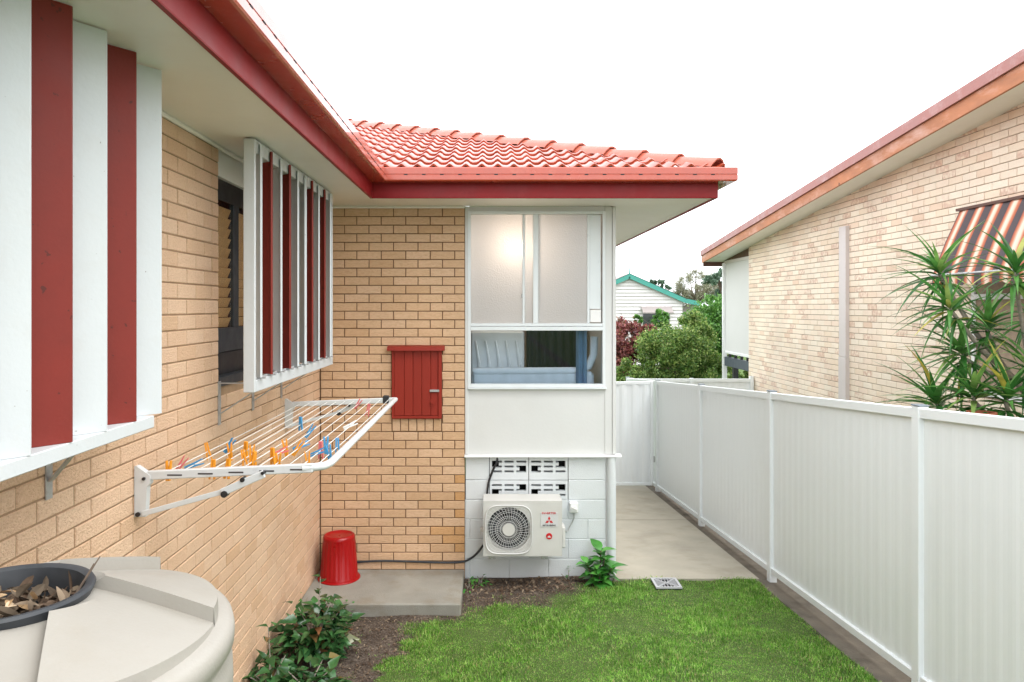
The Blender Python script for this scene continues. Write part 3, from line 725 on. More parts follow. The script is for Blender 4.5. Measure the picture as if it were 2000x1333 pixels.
bm = B(); box(bm, BXL, 1.135, BB + .008, BB + .012, -2.8, -1.478 - .232 - BCH); part('block_joint', bm, M['white_wall'], house)
bm = B(); box(bm, BXL + .1, X(956) - .004, BB + .008, BB + .012, -1.478 - .232 - BCH, -1.48); part('block_joint', bm, M['white_wall'], house)
bm = B(); box(bm, X(1112) + .0, 1.135, BB + .008, BB + .012, -1.478 - .232 - BCH, -1.48); part('block_joint', bm, M['white_wall'], house)
bm = B(); tube(bm, [(X(1194.5), BB - .01, -2.72), (X(1194.5), BB - .01, -1.477)], .043, 20); part('corner_pipe', bm, M['white_wall'], house, angle=40)

# ---- side windows (plantation shutters behind glass)
def side_window(y0, y1, z0, z1):
    bm = B(); box(bm, WX - .10, WX - .06, y0, y0 + .05, z0 + .06, z1 - .172); wn = part('window', bm, M['black'], house)
    def p(name, m, *a_, bev=.002):
        bm = B(); box(bm, *a_, bev=bev); return part(name, bm, M[m], wn)
    p('lintel_panel', 'soffit', WX - .10, WX - .03, y0 + .001, y1, z1 - .17, z1 + .02)
    p('frame_head', 'black', WX - .10, WX - .06, y0 + .051, y1 - .051, z1 - .305, z1 - .171)
    p('frame_stile', 'black', WX - .10, WX - .06, y1 - .05, y1, z0 + .06, z1 - .171)
    p('frame_mullion', 'rubber', WX - .095, WX - .055, y0 + .42, y0 + .52, z0 + .361, z1 - .306)
    p('sill', 'rubber', WX - .12, WX + .005, y0 + .001, y1, z0, z0 + .058)
    p('frame_rail', 'black', WX - .10, WX - .06, y0 + .051, y1 - .051, z0 + .059, z0 + .20)
    p('frame_rail', 'rubber', WX - .10, WX - .055, y0 + .051, y1 - .051, z0 + .205, z0 + .36)
    p('pane', 'glass_side', WX - .066, WX - .063, y0 + .051, y1 - .051, z0 + .361, z1 - .306, bev=0)
    bm = B(); box(bm, -.004, .004, -.5, .5, -.032, .032); sm = meshof(bm, 'slat', M['shutter'])
    z = z0 + .395
    while z < z1 - .31:
        for ya, yb in ((y0 + .052, y0 + .418), (y0 + .522, y1 - .052)):
            o = link('slat', sm, (WX - .088, (ya + yb) / 2, z), wn); o.scale = (1, yb - ya, 1); o.rotation_euler = (0, R(22), 0)
        z += .066
    p('blind', 'dark', WX - .13, WX - .105, y0 - .1, y1 + .1, z0 - .1, z1, bev=0)  # near-black sheet painted in for the unlit room behind; not a real blind
side_window(*W2); side_window(*W1)

# ------------------------------------------------------------------ sunshades
SX = -1.376
def shade(y0, y1, closed, label):
    t = thing('sunshade', label, 'sunshade', (WX + .2, (y0 + y1) / 2, -.5), 'vertical fin sunshades on the side wall')
    def p(name, m, *a_, bev=.003, **k):
        bm = B(); box(bm, *a_, bev=bev); return part(name, bm, M[m], t, **k)
    xb, xf = SX - .066, SX
    if closed:
        ye = y1 - .058
        p('side_board', 'white_fin', SX - .17, SX - .095, y0, y0 + .028, -.494, SOF - .012); p('side_board', 'white_fin', SX - .17, SX - .095, ye - .028, ye, -.444, SOF - .012)
        p('bottom_rail', 'white_fin', SX - .17, SX - .004, y0 + .029, ye, -.494, -.445); p('top_rail', 'white_fin', SX - .17, SX - .096, y0 + .029, ye - .029, SOF - .09, SOF - .012)
        xb = SX - .17
    else:
        p('side_board', 'white_fin', xb, xf, y0, y0 + .028, -.50, SOF - .012); p('side_board', 'white_fin', xb, xf, y1 - .028, y1, -.50, SOF - .012)
        p('bottom_rail', 'white_fin', xb, xf, y0 + .029, y1 - .029, -.50, -.43); p('top_rail', 'white_fin', xb, xf, y0 + .029, y1 - .029, SOF - .09, SOF - .012)
    pat = 'WRWRWWRWRW'; n = 10; pit = (y1 - y0 - .03) / n if not closed else .216
    fw = .14
    def fin_bm(w_):
        bm = B(); th, fl = .0035, .016     # shallow folded channel
        prof = [(-w_ / 2, -fl), (-w_ / 2, 0), (-w_ / 2 + .006, .004), (w_ / 2 - .006, .004), (w_ / 2, 0), (w_ / 2, -fl), (w_ / 2 - th, -fl), (w_ / 2 - th, -th), (-w_ / 2 + th, -th), (-w_ / 2 + th, -fl)]
        za, zb = (-.418, SOF - .03) if not closed else (-.444, SOF - .006)
        poly_prism(bm, [(y_, x_, za) for x_, y_ in prof], (0, 0, zb - za)); return bm
    fm = {c_: meshof(fin_bm(fw), 'fin', M[{'W': 'white_fin', 'R': 'red_fin'}[c_]]) for c_ in 'WR'}
    for k in range(n):
        c_ = pat[k]
        if closed: an = R(36 + random.uniform(-2, 2)); o = link('fin', fm[c_], (SX - .07 * math.sin(an), y1 - pit * (9 - k) - .07 * math.cos(an), 0), t); o.rotation_euler = (0, 0, -an)
        else:
            ang = 58 + random.uniform(-3, 3) - (22 if k == 5 else 0)
            o = link('fin', fm[c_], (SX + .022 - .07 * math.sin(R(ang)), y0 + .075 + pit * k + .07 * math.cos(R(ang)), 0), t); o.rotation_euler = (0, 0, R(ang))
            bm = B(); box(bm, SX - .02, SX + .028, y0 + .10 + pit * k, y0 + .125 + pit * k, -.428, -.419); part('pivot_lug', bm, M['galv'], t)
    for yb in ([y1 - .28, y1 - .95, y1 - 1.75] if closed else [y0 + .262, y0 + .9, y0 + 1.6]):
        bm = B()
        box(bm, WX + .001, WX + .006, yb - .02, yb + .02, -.73, -.46); box(bm, WX + .006, xb - .001, yb - .015, yb + .015, -.475, -.469)
        bar(bm, (WX + .012, yb, -.66), (xb + .005, yb, -.505), .032, .007); part('bracket', bm, M['galv'], t)
    return t
shade(.94, 3.043, True, 'large nearest sunshade with closed red and white fins, over the rain tank')
shade(4.24, 6.344, False, 'farther sunshade with open dark red and white fins, near the wall corner')

# ------------------------------------------------------------------ meter box on the back wall
mb = thing('meter_box', 'small red timber meter box door with latch on the tan back wall', 'meter box', (X(814), BY, -1.10))
def mbp(name, m, px0, px1, py0, py1, ya, yb, bev=.003, parent=mb):
    bm = B(); box(bm, X(px0), X(px1), BY - ya, BY - yb, Zp(py1), Zp(py0), bev=bev); return part(name, bm, M[m], parent)
mbp('frame_stile', 'door_red', 766, 770.3, 684, 817, .034, -.02); mbp('frame_stile', 'door_red', 856.5, 863, 684, 817, .040, -.02)
mbp('frame_rail', 'door_red', 766, 863, 817.2, 812, .036, -.02); mbp('frame_head', 'door_red', 766, 863, 683.8, 680, .03, -.02)
for a_, b_ in zip((770.5, 790.5, 807.5, 824.5, 842), (790, 807, 824, 841.5, 856)): mbp('board', 'door_red', a_, b_, 684.5, 811.5, .026 + random.uniform(0, .002), -.01)
bm = B(); poly_prism(bm, [(X(758), BY, Zp(675)), (X(758), BY - .075, Zp(678)), (X(758), BY - .08, Zp(684.5)), (X(758), BY, Zp(684.5))], (X(869) - X(758), 0, 0)); part('hood', bm, M['door_red'], mb)
mbp('latch', 'galv', 840, 858.5, 760.5, 765, .052, .03)
bm = B(); tube(bm, [(X(846), BY - .028, Zp(783)), (X(846), BY - .045, Zp(783)), (X(846), BY - .056, Zp(783))], [.02, .016, .026], 14); part('knob', bm, M['door_red'], mb, angle=50)
bm = B(); box(bm, MB_[0] + .01, MB_[1] - .01, BY + .008, BY + .0085, MB_[2], MB_[3]); part('backing', bm, M['dark'], mb)

# ------------------------------------------------------------------ fold-down clothes airer
AYN, AYF, AXO = 3.447, 5.956, -.78
ai = thing('clothes_airer', 'white wall-mounted fold-down clothes airer with cords and pegs', 'clothes airer', (WX, 4.7, -.98))
def arm_z(x): return -.80 + .04 * (x - WX) / (AXO - WX)
for ya in (AYN, AYF):
    s = 1 if ya == AYN else -1
    bm = B(); poly_prism(bm, [(WX + .002, ya - .018, -.752), (WX + .012, ya - .018, -.752), (WX + .075, ya - .018, -.795), (WX + .075, ya - .018, -.835), (WX + .062, ya - .018, -.85), (WX + .055, ya - .018, -.99), (WX + .002, ya - .018, -.99)], (0, .036, 0))
    part('wall_plate', bm, M['airer'], ai)
    bm = B(); bar(bm, (WX + .06, ya, arm_z(WX + .06)), (AXO - (.06 if ya == AYN else 0), ya, arm_z(AXO - .05)), .026, .042, bev=.004); part('arm', bm, M['airer'], ai)
    kx = WX + .62; kz = arm_z(kx) - .01; mid = (WX + .44, ya - .022 * s, -.865)
    bm = B(); bar(bm, (WX + .04, ya - .022 * s, -.975), mid, .012, .024, bev=.002); bar(bm, (mid[0] - .02, mid[1] - .013 * s, mid[2] - .006), (kx, ya - .035 * s, kz), .012, .036, bev=.003); bmesh.ops.remove_doubles(bm, verts=bm.verts, dist=1e-5)
    part('strut', bm, M['airer'], ai)
    for px_, pz_, rr in ((mid[0] - .005, mid[2] - .012, .016), (kx - .1, kz - .027, .011), (kx - .005, kz + .004, .008), (WX + .048, -.81, .008), (WX + .02, -.978, .011)):
        bm = B(); tube(bm, [(px_, ya - (.048 if px_ > WX + .1 else .026) * s, pz_), (px_, ya - .01 * s, pz_)], rr, 12); part('knob', bm, M['black'], ai, angle=50)
bm = B(); zb = arm_z(AXO)
tube(bm, [(AXO - .11, AYN, zb - .004), (AXO - .05, AYN + .006, zb), (AXO - .015, AYN + .035, zb), (AXO, AYN + .1, zb), (AXO, AYF + .015, zb)], .019, 12); part('front_bar', bm, M['airer'], ai, angle=50)
bm = B(); box(bm, AXO - .10, AXO - .05, AYF - .02, AYF + .02, zb - .03, zb + .035, bev=.006); part('clip', bm, M['black'], ai)
LINES = [WX + .13 + .072 * k for k in range(11)]
for lx in LINES:
    z = arm_z(lx) + .004; sag = .006
    bm = B(); tube(bm, [(lx, AYN, z), (lx, AYN + .8, z - sag), (lx, AYF - .8, z - sag), (lx, AYF, z)], .0022, 5); part('line', bm, M['cord'], ai)
bm = B()
for k in range(5):
    lx = WX + .19 + .145 * k; box(bm, lx - .035, lx + .035, AYN - .0145, AYN - .0125, arm_z(lx) - .006, arm_z(lx) + .001)
part('slot', bm, M['dark_print'], ai, kind='stuff')

# pegs
pegs = [('o', 318, 655, 0), ('o', 592, 515, 0), ('o', 590, 640, 0), ('o', 748, 512, 0), ('o', 710, 625, 0), ('o', 857, 492, 0), ('o', 900, 520, 0), ('o', 845, 585, 0), ('o', 915, 600, 0), ('o', 1135, 502, 0), ('o', 1045, 575, 0), ('o', 1085, 610, 0), ('o', 1220, 522, 1), ('o', 1290, 600, 0), ('o', 900, 575, 0),
        ('p', 405, 615, 1), ('p', 1095, 548, 2), ('p', 1640, 212, 1), ('p', 1710, 268, 0), ('p', 1380, 512, 0),
        ('b', 495, 615, 2), ('b', 742, 447, 1), ('b', 1240, 345, 0), ('b', 1305, 382, 1), ('b', 1242, 522, 2), ('b', 1418, 508, 0), ('b', 1440, 528, 0), ('b', 1496, 472, 0), ('b', 1362, 560, 2), ('w', 1585, 358, 2)]
jawm = {}
def jaw(c_):
    if c_ in jawm: return jawm[c_]
    bm = B()
    for k in range(1):
        vs = [bm.verts.new(p) for p in ((.001, -.005, -.036), (.007, -.005, -.036), (.0085, -.005, 0), (.011, -.005, .036), (.0075, -.005, .038), (.0015, -.005, .004))]
        vt = [bm.verts.new((v.co.x, .005, v.co.z)) for v in vs]
        for i in range(6): bm.faces.new((vs[i], vs[(i + 1) % 6], vt[(i + 1) % 6], vt[i]))
        bm.faces.new(vs[::-1]); bm.faces.new(vt)
    jawm[c_] = meshof(bm, 'jaw', M['peg_' + c_]); return jawm[c_]
bm = B(); tube(bm, [(-.009, 0, 0), (.009, 0, 0)], .0035, 8); spring_me = meshof(bm, 'spring', M['galv'])
pcol = {'o': 'orange', 'p': 'pink', 'b': 'blue', 'w': 'white'}
rank = {}
for q_ in pegs: rank.setdefault(q_[0], []).append(q_)
for v_ in rank.values(): v_.sort(key=lambda q_: -q_[2] + q_[1] * 1e-3)
ORD = ['nearest', 'second nearest', 'third nearest', 'fourth nearest', 'fifth nearest', 'sixth nearest', 'seventh nearest', 'eighth nearest', 'ninth nearest', 'tenth nearest', 'eleventh nearest', 'fourth farthest', 'third farthest', 'second farthest', 'farthest']
for c_, zx, zy, tilt in pegs:
    p = on_plane(240 + zx / 3.571, 740 + zy / 3.571, -.785)
    lx = min(LINES, key=lambda v: abs(v - p.x)); yy = min(max(p.y * (lx / p.x), AYN + .05), AYF - .05)
    lab = {'o': 'small orange plastic peg on the airer cords', 'b': 'small blue plastic peg on the airer cords', 'p': 'small pink plastic peg on the airer cords', 'w': 'single white plastic peg on an outer airer cord'}[c_]
    base = (lx, yy, arm_z(lx) + .004)
    if c_ != 'w': lab = ORD[rank[c_].index((c_, zx, zy, tilt))] + ' of the ' + pcol[c_] + ' plastic pegs on the clothes airer'
    t = thing('clothes_peg', lab, 'peg', base, pcol[c_] + ' pegs on the airer')
    j1 = link('jaw', jaw(c_), base, t); j2 = link('jaw', jaw(c_), base, t); j2.rotation_euler = (0, 0, math.pi); link('spring', spring_me, base, t)
    t.scale = (1.3, 1.3, 1.3)
    t.rotation_euler = (R(random.uniform(-8, 8)), R({0: random.uniform(-12, 12) + 180 * (random.random() < .5), 1: 35, 2: 68}[tilt]), R(random.uniform(-25, 25)))

# ------------------------------------------------------------------ slab, bucket, cable
bm = B(); box(bm, WX + .001, BXL - .006, 6.33, BY - .002, -2.80, -2.585, bev=.012)
single('concrete_slab', bm, M['slab'], 'low weathered concrete slab in the wall corner under the bucket', 'slab', ((WX + BXL) / 2, 6.75, -2.69))
bk = thing('bucket', 'red plastic bucket upside down on the concrete slab', 'bucket', (-1.445, 6.94, -2.585))
c_ = LOC[bk]; bm = B(); n = 96; rings = []
for z_, r_ in ((.012, .182), (.03, .179), (.04, .172), (.34, .152), (.372, .15)):
    rings.append([bm.verts.new((c_.x + (r_ + (.004 * math.cos(k * 2 * math.pi / n * 24) if .03 < z_ < .36 else 0)) * math.cos(2 * math.pi * k / n), c_.y + (r_ + (.004 * math.cos(k * 2 * math.pi / n * 24) if .03 < z_ < .36 else 0)) * math.sin(2 * math.pi * k / n), c_.z + z_)) for k in range(n)])
for a_, b_ in zip(rings, rings[1:]):
    for k in range(n): bm.faces.new((a_[k], a_[(k + 1) % n], b_[(k + 1) % n], b_[k]))
part('body', bm, M['bucket'], bk, angle=60)
bm = B(); lathe(bm, [(.15, .3725), (.151, .395), (.143, .412), (.128, .418), (.12, .409), (.06, .405), (.0005, .404)], 64, c_); part('base', bm, M['bucket'], bk, angle=50)
bm = B(); lathe(bm, [(.181, .014), (.197, .013), (.201, .006), (.199, .0), (.186, .0005), (.180, .006)], 64, c_); part('rim', bm, M['bucket'], bk, angle=60)

def cable(name, pts, r, m, label, cat='cable'):
    cu = [Vector(p) for p in pts]; sm = []
    for i in range(len(cu) - 1):
        p0, p1, p2, p3 = cu[max(i - 1, 0)], cu[i], cu[i + 1], cu[min(i + 2, len(cu) - 1)]
        for k in range(6):
            t = k / 6; sm.append(.5 * ((2 * p1) + (p2 - p0) * t + (2 * p0 - 5 * p1 + 4 * p2 - p3) * t * t + (3 * p1 - p0 - 3 * p2 + p3) * t ** 3))
    sm.append(cu[-1]); bm = B(); tube(bm, sm, r, 8); c0_ = sum(sm, Vector()) / len(sm); c0_.z = min(p.z for p in sm)
    return single(name, bm, m, label, cat, c0_, smooth=True)
yb_ = BY - .014
cable('cable', [(X(690), yb_, Zp(1098)), (X(740), yb_, Zp(1095)), (X(800), yb_, Zp(1096)), (X(860), yb_, Zp(1098)), (X(900), yb_, Zp(1097)), (X(917), yb_ - .01, Zp(1091)), (X(932), yb_ - .03, Zp(1078)), (X(944), yb_ - .06, Zp(1060))], .011, M['rubber'], 'black pipe running along the base of the tan wall to the air conditioner')
cable('cable', [(X(969), BY + .07, Zp(890)), (X(971), BY + .0, Zp(900)), (X(963), BY - .01, Zp(918)), (X(955), BY - .012, Zp(940)), (X(951), BY - .02, Zp(968)), (X(950), BY - .03, Zp(990))], .011, M['black'], 'short black cable hanging over the vents above the air conditioner')

# ------------------------------------------------------------------ air conditioner on the block wall
AY = 6.82; aX = lambda px: (px - 958) * AY / 1420; aZ = lambda py: (600 - py) * AY / 1420
ac = thing('air_conditioner', 'white outdoor air conditioner unit with round fan guard on the block wall', 'air conditioner', (.3, 7.0, -2.39))
ax0, ax1, az0, az1 = aX(944), aX(1098), aZ(1087), aZ(979)
fc = (aX(993.5), aZ(1034)); fr_ = .205
bm = B()      # casing with a round fan opening in front
n = 40; hx0, hx1, hz0, hz1 = fc[0] - .225, fc[0] + .222, fc[1] - .245, fc[1] + .24
circ = [bm.verts.new((fc[0] + fr_ * math.cos(2 * math.pi * k / n + math.pi / 4), AY, fc[1] + fr_ * math.sin(2 * math.pi * k / n + math.pi / 4))) for k in range(n)]
deep = [bm.verts.new((v.co.x, AY + .06, v.co.z)) for v in circ]
sq = []
for k in range(n):
    a_ = 2 * math.pi * k / n + math.pi / 4; cxx, czz = math.cos(a_), math.sin(a_); s_ = max(abs(cxx), abs(czz))
    sq.append(bm.verts.new((ax0 + .012 if cxx / s_ < -.999 else (hx1 if cxx / s_ > .999 else fc[0] + cxx / s_ * .222), AY, az1 - .012 if czz / s_ > .999 else (az0 + .012 if czz / s_ < -.999 else fc[1] + czz / s_ * .24))))
for k in range(n):
    j = (k + 1) % n; bm.faces.new((circ[k], circ[j], sq[j], sq[k])); bm.faces.new((circ[k], deep[k], deep[j], circ[j]))
bm.faces.new(deep)
box(bm, hx1, ax1 - .012, AY, AY + .01, az0 + .012, az1 - .012)
part('front_panel', bm, M['ac'], ac)
bm = B()
for a_ in ((ax0, ax1, AY + .001, AY + .26, az1 - .0115, az1), (ax0, ax1, AY + .001, AY + .26, az0, az0 + .0115), (ax0, ax0 + .0115, AY + .001, AY + .26, az0 + .0116, az1 - .0116), (ax1 - .0115, ax1, AY + .001, AY + .26, az0 + .0116, az1 - .0116), (ax0 + .0116, ax1 - .0116, AY + .25, AY + .26, az0 + .0116, az1 - .0116)): box(bm, *a_)
bmesh.ops.remove_doubles(bm, verts=bm.verts, dist=3e-4); part('casing', bm, M['ac'], ac)
bm = B(); lathe(bm, [(.0005, 0), (.195, 0)], 40)
bmesh.ops.rotate(bm, verts=bm.verts, matrix=Matrix.Rotation(R(90), 3, 'X')); bmesh.ops.translate(bm, verts=bm.verts, vec=(fc[0], AY + .058, fc[1])); part('fan_recess', bm, M['dark'], ac)
for k in range(3):      # propeller blades
    bm = B(); pts = []
    for i in range(7):
        a_ = R(k * 120 + i * 13); rr0, rr1 = .05, .185
        pts.append((bm.verts.new((fc[0] + rr0 * math.cos(a_), AY + .05 - i * .004, fc[1] + rr0 * math.sin(a_))), bm.verts.new((fc[0] + rr1 * math.cos(a_), AY + .05 - i * .004, fc[1] + rr1 * math.sin(a_)))))
    for p_, q_ in zip(pts, pts[1:]): bm.faces.new((p_[0], p_[1], q_[1], q_[0]))
    part('fan_blade', bm, M['rubber'], ac)
def sqr(a_, r0, e):   # rounded-square outline
    c1, s1 = math.cos(a_), math.sin(a_); return r0 / (abs(c1) ** e + abs(s1) ** e) ** (1 / e)
bm = B()
for i in (1, 3, 4, 6, 7, 8, 9, 10):
    t = i / 10; r0 = .062 + (.218 - .062) * t; e = 2 + 2.4 * max(0, t - .7) / .3
    pts = [(fc[0] + sqr(a_, r0, e) * math.cos(a_), AY - .014, fc[1] + sqr(a_, r0, e) * math.sin(a_) * (1 + .04 * t)) for a_ in [2 * math.pi * k / 64 for k in range(65)]]
    tube(bm, pts, .0016 if i < 10 else .006, 5, False)
for k in range(40):
    a_ = 2 * math.pi * k / 40; pts = []
    for i in range(4):
        t = i / 3; aa = a_ + .22 * t; r0 = .055 + (.216 - .055) * t; e = 2 + 2.4 * max(0, t - .7) / .3
        pts.append((fc[0] + sqr(aa, r0, e) * math.cos(aa), AY - .012 - .004 * math.sin(t * 3.1), fc[1] + sqr(aa, r0, e) * math.sin(aa) * (1 + .04 * t)))
    tube(bm, pts, .0017, 4, False)
part('fan_guard', bm, M['ac_wire'], ac, kind='stuff')
bm = B(); tube(bm, [(fc[0], AY - .02, fc[1]), (fc[0], AY - .008, fc[1])], .058, 32); part('guard_hub', bm, M['ac'], ac, angle=40)
bm = B(); box(bm, aX(1056), aX(1090), AY - .0035, AY - .001, aZ(1029), aZ(1001)); part('label_plate', bm, M['silver'], ac)
def text(s, size, x, y, z, m, parent, name, sx=1.0, rot=(90, 0, 0)):
    cu = bpy.data.curves.new('t', 'FONT'); cu.body = s; cu.size = size; cu.align_x = 'CENTER'; cu.align_y = 'CENTER'; cu.extrude = .0004; cu.offset = .0006
    o = bpy.data.objects.new('t', cu); C.objects.link(o); dg = bpy.context.evaluated_depsgraph_get(); dg.update()
    me_ = bpy.data.meshes.new_from_object(o.evaluated_get(dg)); bpy.data.objects.remove(o); bpy.data.curves.remove(cu)
    me_.transform(Matrix.Rotation(R(rot[0]), 4, 'X') @ Matrix.Diagonal((sx, 1, 1, 1))); me_.materials.clear(); me_.materials.append(m); me_.name = name
    o = link(name, me_, (x, y, z), parent); return o
text('INVERTER', .026, aX(1072), AY - .0045, aZ(1002.8), M['red_print'], ac, 'lettering', 1.15)
text('MITSUBISHI', .022, aX(1072.5), AY - .0045, aZ(1026.5), M['dark_print'], ac, 'lettering', 1.1)
lc = (aX(1072.5), aZ(1017.2))
for k in range(3):
    a_ = R(90 + 120 * k); dv = Vector((math.cos(a_), math.sin(a_))); nv = Vector((-dv.y, dv.x)); L_, w_ = .042, .0125
    bm = B(); poly_prism(bm, [(lc[0] + v.x, AY - .005, lc[1] + v.y) for v in (Vector((0, 0)), dv * L_ * .5 + nv * w_, dv * L_, dv * L_ * .5 - nv * w_)], (0, .0015, 0)); part('emblem_diamond', bm, M['red_print'], ac)
bm = B(); tube(bm, [(aX(1072.5), AY - .005, aZ(1047.5)), (aX(1072.5), AY - .001, aZ(1047.5))], .029, 28); part('round_badge', bm, M['red_print'], ac)
bm = B(); poly_prism(bm, [(aX(1072.5) + x_, AY - .0065, aZ(1048.5) + z_) for x_, z_ in ((-.018, -.004), (0, .012), (.018, -.004), (.010, -.008), (-.010, -.008))], (0, .001, 0)); part('badge_mark', bm, M['silver'], ac)
for xx in (aX(961), aX(1064)):
    bm = B(); box(bm, xx - .02, xx + .02, AY + .03, BB, az0 - .022, az0 - .004); part('wall_bracket', bm, M['white'], ac)
    bm = B(); box(bm, xx - .032, xx - .008, AY + .018, AY + .04, az0 - .035, az0 - .006, bev=.004); box(bm, xx + .008, xx + .032, AY + .018, AY + .04, az0 - .035, az0 - .006, bev=.004); box(bm, xx - .01, xx + .01, AY + .02, AY + .038, az0 - .022, az0 - .008); part('rubber_foot', bm, M['galv'], ac)
bm = B(); box(bm, ax1, ax1 + .035, AY + .05, AY + .2, az0 + .06, az0 + .26, bev=.01); part('valve_cover', bm, M['ac'], ac)
bm = B(); box(bm, ax0 - .03, ax0 - .001, AY + .1, AY + .16, aZ(1046), aZ(1040)); box(bm, ax0 - .03, ax0 - .024, AY + .1, AY + .16, aZ(1046) - .03, aZ(1046)); part('side_handle', bm, M['ac'], ac)
iso = thing('isolator_switch', 'small white isolator switch box beside the air conditioner', 'switch', (X(1120), BB, Zp(1003)))
bm = B(); box(bm, X(1112), X(1128.5), BB - .06, BB - .001, Zp(1000), Zp(980), bev=.008); part('housing', bm, M['white'], iso)
bm = B(); tube(bm, [(X(1120), BB - .075, Zp(991)), (X(1120), BB - .06, Zp(991))], .026, 16); part('dial', bm, M['white'], iso, angle=40)
bm = B(); bar(bm, (X(1114), BB - .08, Zp(988.5)), (X(1126), BB - .08, Zp(993.5)), .008, .012); part('lever', bm, M['ac'], iso)
cable('cord', [(X(1121), BB - .03, Zp(1000)), (X(1120), BB - .035, Zp(1012)), (X(1113), BB - .04, Zp(1026)), (X(1106), BB - .06, Zp(1036)), (X(1100), BB - .09, Zp(1032))], .006, M['galv'], 'thin grey cord looping from the switch to the air conditioner', 'cord')

# ------------------------------------------------------------------ rain tank
TCX, TCY, TR = -1.125, 1.683, .5
tk = thing('water_tank', 'cream plastic rain tank with stepped lid below the nearest sunshade', 'water tank', (TCX, TCY, -2.69))
bm = B(); prof = [(.462, -.772), (.484, -.776), (.4985, -.786), (.503, -.805), (.502, -.832), (.49, -.845)]
z = -.86
while z > -2.6:
    prof += [(.488, z), (.498, z - .025), (.5, z - .07), (.498, z - .115), (.488, z - .14)]; z -= .16
prof += [(.49, -2.69)]
lathe(bm, prof, 96, (TCX, TCY, 0)); part('body', bm, M['tank'], tk, angle=45)
bm = B(); NU, NR = 14, 10; STEP = .036
def lz(r_): return -.685 - .078 * ((r_ - .17) / .292) ** 1.15
sec = []
for k in range(6):
    g_ = []
    for i in range(NU + 1):
        row = []
        for j in range(NR + 1):
            r_ = .178 + (.462 - .178) * j / NR; u = 60 * i / NU
            fall = min(1, (j / NR) / .12) if j < NR * .12 else 1
            th = R(56 + 60 * k + u) + math.asin(.105 / r_)
            h_ = STEP * (1 - i / NU) * (1 if j > 0 else .25)
            row.append(bm.verts.new((TCX + r_ * math.cos(th), TCY + r_ * math.sin(th), lz(r_) + h_)))
        g_.append(row)
    sec.append(g_)
    for i in range(NU):
        for j in range(NR): bm.faces.new((g_[i][j], g_[i][j + 1], g_[i + 1][j + 1], g_[i + 1][j]))
    # outer skirt of the sector
    low = [bm.verts.new((v[NR].co.x + (v[NR].co.x - TCX) * .006, v[NR].co.y + (v[NR].co.y - TCY) * .006, -.779)) for v in g_]
    for i in range(NU): bm.faces.new((g_[i][NR], low[i], low[i + 1], g_[i + 1][NR]))
for k in range(6):
    a_, b_ = sec[k][NU], sec[(k + 1) % 6][0]
    for j in range(NR): bm.faces.new((a_[j], a_[j + 1], b_[j + 1], b_[j]))
lid = part('lid', bm, M['tank'], tk, angle=25)
bm = B(); box(bm, TCX + .40, TCX + .463, TCY - .30, TCY - .24, -.80, -.748, bev=.006, m=None); part('rim_lug', bm, M['tank'], tk)
bm = B(); lathe(bm, [(.170, -.70), (.184, -.672), (.187, -.664), (.183, -.657), (.174, -.657), (.165, -.662), (.161, -.69), (.158, -.80)], 72, (TCX, TCY, 0)); ring = part('strainer_ring', bm, M['rubber'], tk, angle=40)
bm = B(); lathe(bm, [(.0005, -.765), (.16, -.765)], 48, (TCX, TCY, 0)); part('strainer_mesh', bm, M['dark'], tk)
# dead leaves in the strainer
def curl_leaf(L, wd, curl, seg=6):
    bm = B(); prev = None
    for i in range(seg + 1):
        t = i / seg; wv = wd * math.sin(math.pi * min(1, t * .93 + .05)) ** .8; a_ = curl * t
        p_ = Vector((L * (math.sin(a_) / curl if abs(curl) > .01 else t), 0, L * ((1 - math.cos(a_)) / curl if abs(curl) > .01 else 0)))
        row = [bm.verts.new(p_ + Vector((0, -wv, wv * .5))), bm.verts.new(p_), bm.verts.new(p_ + Vector((0, wv, wv * .5)))]
        if prev: 
            for k in range(2): bm.faces.new((prev[k], prev[k + 1], row[k + 1], row[k]))
        prev = row
    return bm
lm = [meshof(curl_leaf(random.uniform(.035, .065), random.uniform(.008, .013), random.uniform(-1.6, 1.8)), 'dry_leaf', M['dry_leaf'], smooth=True) for _ in range(6)]
bm = B()
for k in range(330):
    r_ = .145 * math.sqrt(random.random()); a_ = random.uniform(0, 6.28)
    b_ = curl_leaf(random.uniform(.025, .07), random.uniform(.005, .013), random.uniform(-1.5, 1.5), 4)
    b_.transform(Matrix.Translation((TCX + r_ * math.cos(a_), TCY + r_ * math.sin(a_), -.745 + .05 * random.random())) @ Matrix.Rotation(random.uniform(0, 6.28), 4, 'Z') @ Matrix.Rotation(random.gauss(0, .5), 4, 'Y') @ Matrix.Rotation(random.gauss(0, .6), 4, 'X'))
    t_ = bpy.data.meshes.new('t'); b_.to_mesh(t_); b_.free(); bm.from_mesh(t_); bpy.data.meshes.remove(t_)
single('leaf_litter', bm, M['litter'], 'brown leaf litter filling the black strainer of the tank', 'litter', (TCX, TCY, -.765), kind='stuff')
for k in range(16):
    r_ = .125 * math.sqrt(random.random()); a_ = random.uniform(-2.4, 2.2)
    o = link('dry_leaf', random.choice(lm), (TCX + r_ * math.cos(a_), TCY + r_ * math.sin(a_), -.705 + .02 * random.random()), None)
    o.rotation_euler = (random.gauss(0, .5), random.gauss(-.2, .5), random.uniform(0, 6.28)); tag(o, 'large pale curled dead leaf lying in the tank strainer', 'leaf', 'dead leaves in the strainer')
